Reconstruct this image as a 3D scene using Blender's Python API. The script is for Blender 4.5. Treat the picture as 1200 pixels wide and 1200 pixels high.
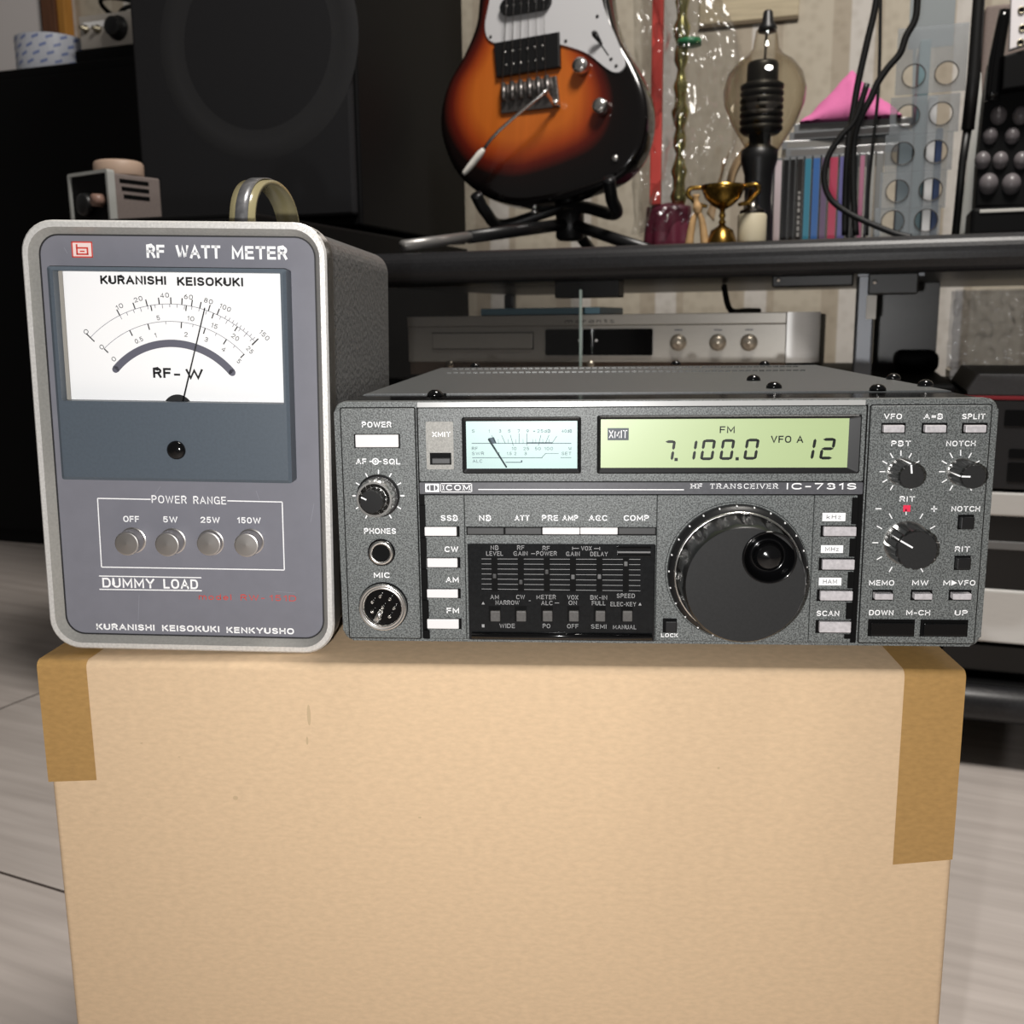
import bpy, bmesh, math, random
from mathutils import Vector, Matrix, noise
random.seed(7)
for o in list(bpy.data.objects):
    bpy.data.objects.remove(o)
SC = bpy.context.scene
COL = SC.collection
PI = math.pi
FZ = 0.318            # height of the transceiver's underside above the floor
# ------------------------------------------------------------------ camera
CAMP = Vector((0.09163, -0.37541, 0.12157 + FZ))
FPX = 1193.74
def cam_axes(yaw, pitch, roll):
    f = Vector((math.sin(yaw)*math.cos(pitch), math.cos(yaw)*math.cos(pitch), -math.sin(pitch)))
    r = Vector((math.cos(yaw), -math.sin(yaw), 0))
    u = r.cross(f)
    c, s = math.cos(roll), math.sin(roll)
    return r*c + u*s, u*c - r*s, f
CR, CU, CF = cam_axes(-0.06759, 0.18563, -0.01087)
cd = bpy.data.cameras.new('camera')
cam = bpy.data.objects.new('camera', cd)
COL.objects.link(cam)
m = Matrix.Identity(4)
for i in range(3):
    m[i][0] = CR[i]; m[i][1] = CU[i]; m[i][2] = -CF[i]; m[i][3] = CAMP[i]
cam.matrix_world = m
cd.sensor_width = 36; cd.lens = 36*FPX/1200
cd.clip_start = 0.01; cd.clip_end = 50
cd.dof.use_dof = True; cd.dof.focus_distance = 0.385; cd.dof.aperture_fstop = 25
SC.camera = cam
# ------------------------------------------------------------------ world and lights
W = bpy.data.worlds.new('room_air'); SC.world = W; W.use_nodes = True
W.node_tree.nodes['Background'].inputs[0].default_value = (1.0, 0.95, 0.9, 1)
W.node_tree.nodes['Background'].inputs[1].default_value = 0.10
def lamp(name, kind, loc, power, col, size=None, target=None):
    l = bpy.data.lights.new(name, kind); l.energy = power; l.color = col
    o = bpy.data.objects.new(name, l); o.location = loc; COL.objects.link(o)
    if kind == 'AREA':
        l.shape = 'DISK'; l.size = size
        d = (Vector(target) - Vector(loc)).normalized()
        o.rotation_euler = d.to_track_quat('-Z', 'Y').to_euler()
    else:
        l.shadow_soft_size = size
    return o
lamp('phone_flash', 'POINT', CAMP + Vector((-0.026, 0.002, -0.012)), 6.6, (1.0, 0.99, 0.98), 0.004)
lamp('ceiling_lamp', 'AREA', (0.38, 0.10, 1.95), 33, (1.0, 0.95, 0.89), 0.45, (0.55, 0.7, 0))
SC.view_settings.view_transform = 'Standard'
SC.view_settings.look = 'None'
SC.view_settings.exposure = 0.0
SC.view_settings.gamma = 1.0
SC.view_settings.use_curve_mapping = False
# ------------------------------------------------------------------ measuring frames
def ray(px, py):
    return CF + CR*((px-600)/FPX) - CU*((py-600)/FPX)
class Frame:
    def __init__(s, M):
        s.M = M; s.I = M.inverted()
    def loc(s, px, py, y=0.0):
        """where the sight line through a photo point meets the plane local-y = y"""
        o = s.I @ CAMP; d = s.I.to_3x3() @ ray(px, py)
        t = (y - o.y)/d.y
        p = o + d*t
        return p.x, p.z
    def k(s, px, py, y=0.0):
        a = s.loc(px-5, py, y); b = s.loc(px+5, py, y)
        return math.hypot(b[0]-a[0], b[1]-a[1])/10
    def rect(s, x0, x1, y0, y1, y=0.0):
        xm, ym = (x0+x1)/2, (y0+y1)/2
        return s.loc(x0, ym, y)[0], s.loc(x1, ym, y)[0], s.loc(xm, y1, y)[1], s.loc(xm, y0, y)[1]
    def at(s, x, y, z, rz=0.0, rx=0.0):
        return Frame(s.M @ Matrix.Translation((x, y, z)) @ Matrix.Rotation(rz, 4, 'Z') @ Matrix.Rotation(rx, 4, 'X'))
# ------------------------------------------------------------------ materials
def lin(c):
    return tuple(((v/255)/12.92 if v/255 <= .04045 else ((v/255+.055)/1.055)**2.4) for v in c) + (1,)
MATS = {}
def mat(name, rgb, rough=.5, metal=0, spec=.5, n=None, bump=None, trans=0, alpha=1, emit=0, coat=0, ior=1.45, stretch=None, coatrough=.05):
    """n = (scale, dark factor, light factor) speckle; bump = (scale, strength, distance)"""
    if name in MATS: return MATS[name]
    M_ = bpy.data.materials.new(name); M_.use_nodes = True
    nt = M_.node_tree; b = nt.nodes['Principled BSDF']
    c = lin(rgb)
    b.inputs['Base Color'].default_value = c
    b.inputs['Roughness'].default_value = rough; b.inputs['Metallic'].default_value = metal
    b.inputs['Specular IOR Level'].default_value = spec; b.inputs['IOR'].default_value = ior
    b.inputs['Transmission Weight'].default_value = trans; b.inputs['Alpha'].default_value = alpha
    b.inputs['Coat Weight'].default_value = coat; b.inputs['Coat Roughness'].default_value = coatrough
    if emit:
        b.inputs['Emission Color'].default_value = c; b.inputs['Emission Strength'].default_value = emit
    if n or bump:
        tc = nt.nodes.new('ShaderNodeTexCoord'); vec = tc.outputs['Object']
        if stretch:
            mp = nt.nodes.new('ShaderNodeMapping'); mp.inputs['Scale'].default_value = stretch
            nt.links.new(vec, mp.inputs[0]); vec = mp.outputs[0]
    if n:
        tx = nt.nodes.new('ShaderNodeTexNoise'); tx.inputs['Scale'].default_value = n[0]; tx.inputs['Detail'].default_value = 4
        rp = nt.nodes.new('ShaderNodeValToRGB')
        lo_p = n[3] if len(n) > 3 else .3
        rp.color_ramp.elements[0].position = lo_p; rp.color_ramp.elements[1].position = 1-lo_p
        rp.color_ramp.elements[0].color = tuple(v*n[1] for v in c[:3]) + (1,)
        rp.color_ramp.elements[1].color = tuple(min(1, v*n[2]) for v in c[:3]) + (1,)
        nt.links.new(vec, tx.inputs[0]); nt.links.new(tx.outputs[0], rp.inputs[0]); nt.links.new(rp.outputs[0], b.inputs['Base Color'])
    if bump:
        t2 = nt.nodes.new('ShaderNodeTexNoise'); t2.inputs['Scale'].default_value = bump[0]; t2.inputs['Detail'].default_value = 3
        bp = nt.nodes.new('ShaderNodeBump'); bp.inputs['Strength'].default_value = bump[1]; bp.inputs['Distance'].default_value = bump[2]
        nt.links.new(vec, t2.inputs[0]); nt.links.new(t2.outputs[0], bp.inputs['Height']); nt.links.new(bp.outputs[0], b.inputs['Normal'])
    MATS[name] = M_
    return M_
def clear(name, tint, edge, rough=.06, boost=1.0, wave=None):
    """thin clear sheet: see-through, tinted where it is seen edge-on, glossy by Fresnel"""
    if name in MATS: return MATS[name]
    M_ = bpy.data.materials.new(name); M_.use_nodes = True; nt = M_.node_tree
    for q in list(nt.nodes):
        if q.type != 'OUTPUT_MATERIAL': nt.nodes.remove(q)
    out = [q for q in nt.nodes][0]
    lw = nt.nodes.new('ShaderNodeLayerWeight'); lw.inputs[0].default_value = .5
    cm = nt.nodes.new('ShaderNodeMix'); cm.data_type = 'RGBA'; cm.inputs[6].default_value = lin(tint); cm.inputs[7].default_value = lin(edge); p3 = nt.nodes.new('ShaderNodeMath'); p3.operation = 'POWER'; p3.inputs[1].default_value = 2.5; nt.links.new(lw.outputs['Facing'], p3.inputs[0]); nt.links.new(p3.outputs[0], cm.inputs[0])
    tb = nt.nodes.new('ShaderNodeBsdfTransparent'); nt.links.new(cm.outputs[2], tb.inputs[0])
    gb = nt.nodes.new('ShaderNodeBsdfGlossy'); gb.inputs['Roughness'].default_value = rough
    p5 = nt.nodes.new('ShaderNodeMath'); p5.operation = 'POWER'; p5.inputs[1].default_value = 5; nt.links.new(lw.outputs['Facing'], p5.inputs[0])
    fn = nt.nodes.new('ShaderNodeMath'); fn.operation = 'MULTIPLY_ADD'; fn.inputs[1].default_value = .9; fn.inputs[2].default_value = .045; nt.links.new(p5.outputs[0], fn.inputs[0])
    mm = nt.nodes.new('ShaderNodeMath'); mm.operation = 'MULTIPLY'; mm.inputs[1].default_value = boost; mm.use_clamp = True; nt.links.new(fn.outputs[0], mm.inputs[0])
    mx = nt.nodes.new('ShaderNodeMixShader'); nt.links.new(mm.outputs[0], mx.inputs[0]); nt.links.new(tb.outputs[0], mx.inputs[1]); nt.links.new(gb.outputs[0], mx.inputs[2]); nt.links.new(mx.outputs[0], out.inputs[0])
    MATS[name] = M_
    return M_
# ------------------------------------------------------------------ lettering: every character is a set of pen strokes in a box one unit high
def bow(cx, cz, rx, rz, a0, a1, n=10):
    e = .8 if rz > .4 else 1
    out = []
    for k in range(n+1):
        a = math.radians(a0+(a1-a0)*k/n); c, s = math.cos(a), math.sin(a)
        out.append((cx+rx*math.copysign(abs(c)**e, c), cz+rz*math.copysign(abs(s)**e, s)))
    return out
O_ = bow(.36, .5, .36, .5, 90, 450, 20)
PEN = {
 'A': [[(0, 0), (.37, 1), (.74, 0)], [(.13, .33), (.61, .33)]],
 'B': [[(.3, .53), (0, .53), (0, 1), (.34, 1)] + bow(.34, .765, .24, .235, 90, -90, 6) + [(.3, .53)], [(0, .53), (0, 0), (.36, 0)] + bow(.36, .265, .26, .265, -90, 90, 6)],
 'C': [bow(.36, .5, .36, .5, 42, 318, 16)],
 'D': [[(0, 0), (0, 1), (.3, 1)] + bow(.3, .5, .36, .5, 90, -90, 10) + [(0, 0)]],
 'E': [[(.54, 1), (0, 1), (0, 0), (.56, 0)], [(0, .53), (.5, .53)]],
 'F': [[(.54, 1), (0, 1), (0, 0)], [(0, .51), (.48, .51)]],
 'G': [bow(.36, .5, .36, .5, 42, 340, 16) + [(.7, .47), (.42, .47)], [(.71, .47), (.71, 0)]],
 'H': [[(0, 0), (0, 1)], [(.62, 0), (.62, 1)], [(0, .53), (.62, .53)]],
 'I': [[(0, 0), (0, 1)]],
 'J': [[(.42, 1), (.42, .22)] + bow(.21, .22, .21, .22, 0, -180, 8)],
 'K': [[(0, 0), (0, 1)], [(.58, 1), (0, .36)], [(.2, .58), (.62, 0)]],
 'L': [[(0, 1), (0, 0), (.5, 0)]],
 'M': [[(0, 0), (0, 1), (.4, .22), (.8, 1), (.8, 0)]],
 'N': [[(0, 0), (0, 1), (.62, 0), (.62, 1)]],
 'O': [O_],
 'P': [[(0, 0), (0, 1), (.34, 1)] + bow(.34, .74, .25, .26, 90, -90, 8) + [(0, .48)]],
 'Q': [O_, [(.46, .26), (.74, -.04)]],
 'R': [[(0, 0), (0, 1), (.36, 1)] + bow(.36, .75, .24, .25, 90, -90, 8) + [(0, .5)], [(.36, .5), (.6, 0)]],
 'S': [bow(.3, .755, .28, .245, 25, 250, 10) + bow(.3, .255, .3, .255, 75, -155, 10)],
 'T': [[(0, 1), (.64, 1)], [(.32, 1), (.32, 0)]],
 'U': [[(0, 1), (0, .3)] + bow(.31, .3, .31, .3, 180, 360, 10) + [(.62, 1)]],
 'V': [[(0, 1), (.35, 0), (.7, 1)]],
 'W': [[(0, 1), (.25, 0), (.5, .95), (.75, 0), (1, 1)]],
 'X': [[(0, 0), (.64, 1)], [(0, 1), (.64, 0)]],
 'Y': [[(0, 1), (.34, .45), (.68, 1)], [(.34, .45), (.34, 0)]],
 'Z': [[(0, 1), (.6, 1), (0, 0), (.62, 0)]],
 'a': [bow(.25, .34, .25, .34, 0, 360, 12), [(.5, .68), (.5, 0)]],
 'd': [bow(.25, .34, .25, .34, 0, 360, 12), [(.5, 1), (.5, 0)]],
 'e': [[(0, .36)] + bow(.26, .34, .26, .34, 0, 310, 12)],
 'k': [[(0, 0), (0, 1)], [(.42, .68), (0, .24)], [(.16, .4), (.46, 0)]],
 'l': [[(0, 0), (0, 1)]],
 'm': [[(0, 0), (0, .68)], [(0, .42)] + bow(.2, .45, .2, .23, 180, 0, 6) + [(.4, 0)], [(.4, .42)] + bow(.6, .45, .2, .23, 180, 0, 6) + [(.8, 0)]],
 'n': [[(0, 0), (0, .68)], [(0, .42)] + bow(.22, .43, .22, .25, 180, 0, 8) + [(.44, 0)]],
 'o': [bow(.26, .34, .26, .34, 90, 450, 14)],
 'r': [[(0, 0), (0, .68)], bow(.24, .4, .24, .28, 180, 80, 5)],
 't': [[(.14, .95), (.14, .1), (.3, 0)], [(0, .68), (.3, .68)]],
 'z': [[(0, .68), (.4, .68), (0, 0), (.42, 0)]],
 '0': [bow(.29, .5, .29, .5, 90, 450, 18)],
 '1': [[(.0, .76), (.22, 1), (.22, 0)]],
 '2': [bow(.28, .72, .28, .28, 165, -30, 10) + [(0, 0), (.56, 0)]],
 '3': [bow(.25, .77, .25, .23, 150, -80, 9), bow(.25, .27, .29, .27, 80, -150, 10), [(.14, .54), (.26, .54)]],
 '4': [[(.44, 0), (.44, 1), (0, .27), (.6, .27)]],
 '5': [[(.5, 1), (.08, 1), (.03, .5)] + bow(.27, .32, .27, .32, 130, -150, 11)],
 '6': [bow(.28, .32, .28, .32, 180, 540, 16) + [(.05, .62), (.36, 1)]],
 '7': [[(0, 1), (.54, 1), (.18, 0)]],
 '8': [bow(.27, .76, .23, .24, -90, 270, 14), bow(.27, .27, .27, .27, 90, 450, 14)],
 '9': [bow(.28, .68, .28, .32, 0, 360, 16) + [(.5, .38), (.2, 0)]],
 '.': [[(0, .0), (.02, .0)]],
 '-': [[(0, .43), (.34, .43)]],
 '+': [[(0, .43), (.5, .43)], [(.25, .18), (.25, .68)]],
 '=': [[(0, .32), (.5, .32)], [(0, .62), (.5, .62)]],
}
WID = {k: max(p[0] for st in v for p in st) for k, v in PEN.items()}
SERIF = {'I': ([.5], [.5]), 'C': ([], []), 'O': ([], []), 'M': ([.1, .9], [.1, .9]), 'H': ([.12, .88], [.12, .88]), 'F': ([.15], [.12]), 'T': ([.5], []),
         'R': ([.12, .95], [.1]), 'A': ([.08, .92], []), 'N': ([.12], [.12, .88]), 'S': ([], []), 'E': ([.1], [.1]), 'V': ([], [.1, .9])}
# ------------------------------------------------------------------ mesh builder
class MB:
    def __init__(s):
        s.bm = bmesh.new(); s.mats = []
    def mi(s, m):
        if m not in s.mats: s.mats.append(m)
        return s.mats.index(m)
    def raw(s, vs, fs, m, smooth=False, T=None):
        i = s.mi(m)
        bv = [s.bm.verts.new(T @ Vector(v) if T else v) for v in vs]
        for f in fs:
            try:
                q = s.bm.faces.new([bv[k] for k in f]); q.material_index = i; q.smooth = smooth
            except ValueError:
                pass
        return s
    def merge(s, b2, m, smooth=False, T=None):
        b2.verts.index_update()
        s.raw([v.co.copy() for v in b2.verts], [[v.index for v in f.verts] for f in b2.faces], m, smooth, T)
        b2.free()
        return s
    def box(s, x0, x1, y0, y1, z0, z1, m, bev=0, seg=2, smooth=False, T=None):
        b = bmesh.new(); bmesh.ops.create_cube(b, size=1)
        for v in b.verts:
            v.co = Vector(((x0+x1)/2 + v.co.x*(x1-x0), (y0+y1)/2 + v.co.y*(y1-y0), (z0+z1)/2 + v.co.z*(z1-z0)))
        if bev:
            bmesh.ops.bevel(b, geom=b.edges[:], offset=bev, segments=seg, profile=.5, affect='EDGES')
        return s.merge(b, m, smooth or (bev > 0 and False), T)
    def prism(s, pts, y0, y1, m, bev=0, seg=2, smooth=False, T=None, back=True):
        """polygon in x,z extruded from y0 (front) to y1 (back); bev rounds the front edge"""
        n_ = len(pts)
        b = bmesh.new()
        f = [b.verts.new((p[0], y0, p[1])) for p in pts]; k = [b.verts.new((p[0], y1, p[1])) for p in pts]
        ff = b.faces.new(f)
        if back: b.faces.new(k[::-1])
        for i in range(n_):
            b.faces.new((f[i], k[i], k[(i+1) % n_], f[(i+1) % n_]))
        if bev:
            bmesh.ops.bevel(b, geom=list(ff.edges), offset=bev, segments=seg, profile=.5, affect='EDGES')
        bmesh.ops.recalc_face_normals(b, faces=b.faces[:])
        return s.merge(b, m, smooth, T)
    def ring(s, outer, inner, y0, y1, m, yi=None, T=None, m2=None):
        """frame between two outlines of equal count; yi = front depth of the inner edge (a sloping bezel)"""
        n_ = len(outer); yi = y0 if yi is None else yi
        vs = [(p[0], y0, p[1]) for p in outer] + [(p[0], yi, p[1]) for p in inner] + [(p[0], y1, p[1]) for p in outer] + [(p[0], y1, p[1]) for p in inner]
        F1, F2 = [], []
        for i in range(n_):
            j = (i+1) % n_
            F2.append((i, j, n_+j, n_+i)); F1.append((i, 2*n_+i, 2*n_+j, j)); F2.append((n_+i, n_+j, 3*n_+j, 3*n_+i))
        s.raw(vs, F1 + F2, m, False, T)
        return s
    def lathe(s, prof, c, m, axis='y', n=48, smooth=True, mod=None, T=None, cap=True):
        """prof = [(radius, height)...]; axis 'y' rises towards -y (off a panel), 'z' rises up"""
        vs, fs = [], []
        for i, (r, h) in enumerate(prof):
            for k in range(n):
                a = 2*PI*k/n
                rr = r*(mod(a, i) if mod else 1)
                if axis == 'y': vs.append((c[0]+rr*math.cos(a), c[1]-h, c[2]+rr*math.sin(a)))
                else: vs.append((c[0]+rr*math.cos(a), c[1]+rr*math.sin(a), c[2]+h))
        for i in range(len(prof)-1):
            for k in range(n):
                k2 = (k+1) % n
                fs.append((i*n+k, i*n+k2, (i+1)*n+k2, (i+1)*n+k))
        if cap:
            if prof[0][0] > 1e-6: fs.append(tuple(range(n))[::-1])
            if prof[-1][0] > 1e-6: fs.append(tuple((len(prof)-1)*n+k for k in range(n)))
        return s.raw(vs, fs, m, smooth, T)
    def disc(s, c, r, y, m, n=32, a0=0, a1=2*PI, r0=0, T=None):
        vs, fs = [], []
        for k in range(n+1):
            a = a0+(a1-a0)*k/n
            vs += [(c[0]+r*math.cos(a), y, c[1]+r*math.sin(a)), (c[0]+r0*math.cos(a), y, c[1]+r0*math.sin(a))]
        for k in range(n):
            fs.append((2*k, 2*k+1, 2*k+3, 2*k+2))
        return s.raw(vs, fs, m, False, T)
    def quad(s, x0, x1, z0, z1, y, m, T=None):
        return s.raw([(x0, y, z0), (x1, y, z0), (x1, y, z1), (x0, y, z1)], [(0, 1, 2, 3)], m, False, T)
    def line(s, a, b, w, y, m, T=None):
        d = Vector((b[0]-a[0], b[1]-a[1])); nn = Vector((-d.y, d.x)).normalized()*(w/2)
        return s.raw([(a[0]+nn.x, y, a[1]+nn.y), (b[0]+nn.x, y, b[1]+nn.y), (b[0]-nn.x, y, b[1]-nn.y), (a[0]-nn.x, y, a[1]-nn.y)], [(3, 2, 1, 0)], m, False, T)
    def tube(s, pts, r, m, n=10, smooth=True, sub=0, T=None):
        pts = [Vector(p) for p in pts]
        rs = r if isinstance(r, (list, tuple)) else [r]*len(pts)
        if sub:
            P, Rr = [], []
            for i in range(len(pts)-1):
                p0, p1, p2, p3 = pts[max(i-1, 0)], pts[i], pts[i+1], pts[min(i+2, len(pts)-1)]
                for k in range(sub):
                    t = k/sub
                    P.append(.5*((2*p1)+(p2-p0)*t+(2*p0-5*p1+4*p2-p3)*t*t+(3*p1-p0-3*p2+p3)*t**3)); Rr.append(rs[i]*(1-t)+rs[i+1]*t)
            P.append(pts[-1]); Rr.append(rs[-1]); pts, rs = P, Rr
        vs, fs = [], []
        up = None
        for i, p in enumerate(pts):
            d = (pts[min(i+1, len(pts)-1)] - pts[max(i-1, 0)]).normalized()
            if up is None: up = Vector((0, 0, 1)) if abs(d.z) < .9 else Vector((1, 0, 0))
            a = d.cross(up).normalized(); up = a.cross(d).normalized()
            for k in range(n):
                q = 2*PI*k/n
                vs.append(p + a*(rs[i]*math.cos(q)) + up*(rs[i]*math.sin(q)))
        for i in range(len(pts)-1):
            for k in range(n):
                k2 = (k+1) % n
                fs.append((i*n+k, i*n+k2, (i+1)*n+k2, (i+1)*n+k))
        fs.append(tuple(range(n))[::-1]); fs.append(tuple((len(pts)-1)*n+k for k in range(n)))
        return s.raw(vs, fs, m, smooth, T)
    def grid(s, fn, nu, nv, m, smooth=True, T=None, thick=0):
        vs = [Vector(fn(i/nu, j/nv)) for i in range(nu+1) for j in range(nv+1)]
        fs = [(i*(nv+1)+j, (i+1)*(nv+1)+j, (i+1)*(nv+1)+j+1, i*(nv+1)+j+1) for i in range(nu) for j in range(nv)]
        if thick:
            b = bmesh.new(); bv = [b.verts.new(v) for v in vs]
            for f in fs: b.faces.new([bv[k] for k in f])
            b.normal_update()
            bmesh.ops.solidify(b, geom=b.faces[:], thickness=thick)
            return s.merge(b, m, smooth, T)
        return s.raw(vs, fs, m, smooth, T)
    def stroke(s, P, th, y, m):
        """flat pen line of width th along the x,z points P on the plane local-y = y"""
        n = len(P); L, Q = [], []
        shut = n > 3 and math.hypot(P[0][0]-P[-1][0], P[0][1]-P[-1][1]) < th*.05
        for i, p in enumerate(P):
            a = P[i-1] if i else (P[-2] if shut else None); b = P[i+1] if i < n-1 else (P[1] if shut else None)
            def unit(u, v):
                d = math.hypot(v[0]-u[0], v[1]-u[1]) or 1e-9
                return ((v[0]-u[0])/d, (v[1]-u[1])/d)
            d1 = unit(a, p) if a else None; d2 = unit(p, b) if b else None
            d1 = d1 or d2; d2 = d2 or d1
            n1 = (-d1[1], d1[0]); n2 = (-d2[1], d2[0])
            q = (n1[0]+n2[0], n1[1]+n2[1]); ql = q[0]*q[0]+q[1]*q[1]
            if ql < .25: q, ql = (n1[0], n1[1]), 1; k = 1
            else: k = 2/ql
            k = min(k, 1.8/math.sqrt(ql))
            o = (q[0]*k*th/2, q[1]*k*th/2)
            L.append((p[0]+o[0], y, p[1]+o[1])); Q.append((p[0]-o[0], y, p[1]-o[1]))
        return s.raw(L+Q, [(n+i, n+i+1, i+1, i) for i in range(n-1)], m)
    def text(s, t, x0, x1, zc, h, y, m, bold=1, ang=0, serif=False, slant=0, wt=None):
        """word fitted between x0 and x1, cap height h, centred on zc, lying on the plane local-y = y and facing -y"""
        th = h*(wt or (.175 if bold else .13))
        adv, items = 0, []
        for ch in t:
            if ch == ' ': adv += .5; continue
            items.append((ch, adv)); adv += WID[ch] + (.42 if serif else .36)
        tot = max(adv - (.42 if serif else .36), .001)
        free = (x1-x0) - th
        sx = free/tot if tot > .1 else h
        xm = (x0+x1)/2; ca, sa = math.cos(ang), math.sin(ang)
        def put(px_, pz_):
            u = px_*sx - tot*sx/2 + slant*pz_*h; v = th/2 + pz_*(h-th) - h/2
            return (xm + u*ca - v*sa, zc + u*sa + v*ca)
        for ch, a in items:
            for st in PEN[ch]:
                P = [put(a+p[0], p[1]) for p in st]
                if len(P) == 2 or math.hypot(P[0][0]-P[-1][0], P[0][1]-P[-1][1]) > th*.05:
                    ends = []
                    for e, f_ in ((0, 1), (-1, -2)):      # square the pen ends off
                        d = math.hypot(P[e][0]-P[f_][0], P[e][1]-P[f_][1]) or 1e-9
                        ends.append((P[e][0]+(P[e][0]-P[f_][0])/d*th*.45, P[e][1]+(P[e][1]-P[f_][1])/d*th*.45))
                    P = [ends[0]] + P[1:-1] + [ends[1]]
                s.stroke(P, th, y, m)
            if serif:
                lo, hi = SERIF.get(ch, ([], [])); w = WID[ch]
                for q, z0 in [(q, 0) for q in lo] + [(q, 1) for q in hi]:
                    qx = a + (q if ch == 'I' else round(q)*w if q not in (.5,) else q*w)
                    if ch == 'I': qx = a
                    s.stroke([put(qx-.17, z0), put(qx+.17, z0)], th*.8, y, m)
                if ch == 'T':
                    for q in (0, w): s.stroke([put(a+q, 1.05), put(a+q, .72)], th*.7, y, m)
        return s
    def ptext(s, fr, t, px0, px1, py, hpx, y, m, bold=1, **kw):
        a = fr.loc(px0, py, y); b = fr.loc(px1, py, y); k = fr.k((px0+px1)/2, py, y)
        zc = (a[1]+b[1])/2
        return s.text(t, a[0], b[0], zc, hpx*k, y, m, bold, **kw)
    def obj(s, name, parent=None, frame=None):
        me = bpy.data.meshes.new(name)
        s.bm.to_mesh(me); s.bm.free()
        for m_ in s.mats: me.materials.append(m_)
        o = bpy.data.objects.new(name, me); COL.objects.link(o)
        if parent: o.parent = parent
        if frame: o.matrix_world = frame.M
        return o
def rrect(x0, x1, z0, z1, r, n=6):
    P = []
    for cx, cz, a0 in ((x1-r, z1-r, 0), (x0+r, z1-r, 90), (x0+r, z0+r, 180), (x1-r, z0+r, 270)):
        for k in range(n+1):
            a = math.radians(a0+90*k/n); P.append((cx+r*math.cos(a), cz+r*math.sin(a)))
    return P
def tag(o, label, cat, group=None, kind=None):
    if label: o['label'] = label
    if cat: o['category'] = cat
    if group: o['group'] = group
    if kind: o['kind'] = kind
    return o
def thing(name, label, cat, frame, group=None):
    o = bpy.data.objects.new(name, None); COL.objects.link(o); o.matrix_world = frame.M; o.empty_display_size = .01
    return tag(o, label, cat, group)
WORLD = Frame(Matrix.Identity(4))
ROOM_DEG = -15
p0 = CAMP + ray(702, 395)*1.07
ROOM = Frame(Matrix.Translation((p0.x, p0.y, 0)) @ Matrix.Rotation(math.radians(ROOM_DEG), 4, 'Z'))   # x along the rack front, y towards the wall
RM = ROOM.M
SHELF = 0.513
def locz(fr, px, py, z):
    o = fr.I @ CAMP; d = fr.I.to_3x3() @ ray(px, py); p = o + d*((z-o.z)/d.z)
    return p.x, p.y
# ------------------------------------------------------------------ setting: floor and walls
def floor_material():
    M_ = bpy.data.materials.new('floor_planks'); M_.use_nodes = True; nt = M_.node_tree; b = nt.nodes['Principled BSDF']
    tc = nt.nodes.new('ShaderNodeTexCoord'); mp = nt.nodes.new('ShaderNodeMapping')
    mp.inputs['Rotation'].default_value = (0, 0, math.radians(21)); nt.links.new(tc.outputs['Object'], mp.inputs[0])
    br = nt.nodes.new('ShaderNodeTexBrick'); br.inputs['Scale'].default_value = 1
    br.inputs['Mortar Size'].default_value = .0016; br.inputs['Brick Width'].default_value = 1.5; br.inputs['Row Height'].default_value = .9; br.inputs['Mortar Smooth'].default_value = .2
    br.inputs['Color1'].default_value = lin((190, 182, 176)); br.inputs['Color2'].default_value = lin((184, 175, 169)); br.inputs['Mortar'].default_value = lin((70, 62, 58))
    mp0 = nt.nodes.new('ShaderNodeMapping'); mp0.inputs['Location'].default_value = (.05, FLOOR_SHIFT, 0); nt.links.new(mp.outputs[0], mp0.inputs[0])
    nt.links.new(mp0.outputs[0], br.inputs[0])
    mp2 = nt.nodes.new('ShaderNodeMapping'); mp2.inputs['Scale'].default_value = (3, 38, 1); nt.links.new(mp.outputs[0], mp2.inputs[0])
    tx = nt.nodes.new('ShaderNodeTexNoise'); tx.inputs['Scale'].default_value = 1.6; tx.inputs['Detail'].default_value = 6; nt.links.new(mp2.outputs[0], tx.inputs[0])
    rp = nt.nodes.new('ShaderNodeValToRGB'); rp.color_ramp.elements[0].color = (.62, .6, .59, 1); rp.color_ramp.elements[1].color = (1.1, 1.1, 1.1, 1); rp.color_ramp.elements[0].position = .3; rp.color_ramp.elements[1].position = .7
    nt.links.new(tx.outputs[0], rp.inputs[0])
    mx = nt.nodes.new('ShaderNodeMix'); mx.data_type = 'RGBA'; mx.blend_type = 'MULTIPLY'; mx.inputs[0].default_value = .8
    nt.links.new(br.outputs['Color'], mx.inputs[6]); nt.links.new(rp.outputs[0], mx.inputs[7]); mx.inputs[0].default_value = .5; nt.links.new(mx.outputs[2], b.inputs['Base Color'])
    b.inputs['Roughness'].default_value = .42
    return M_
FLOOR_SHIFT = -.2
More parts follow.
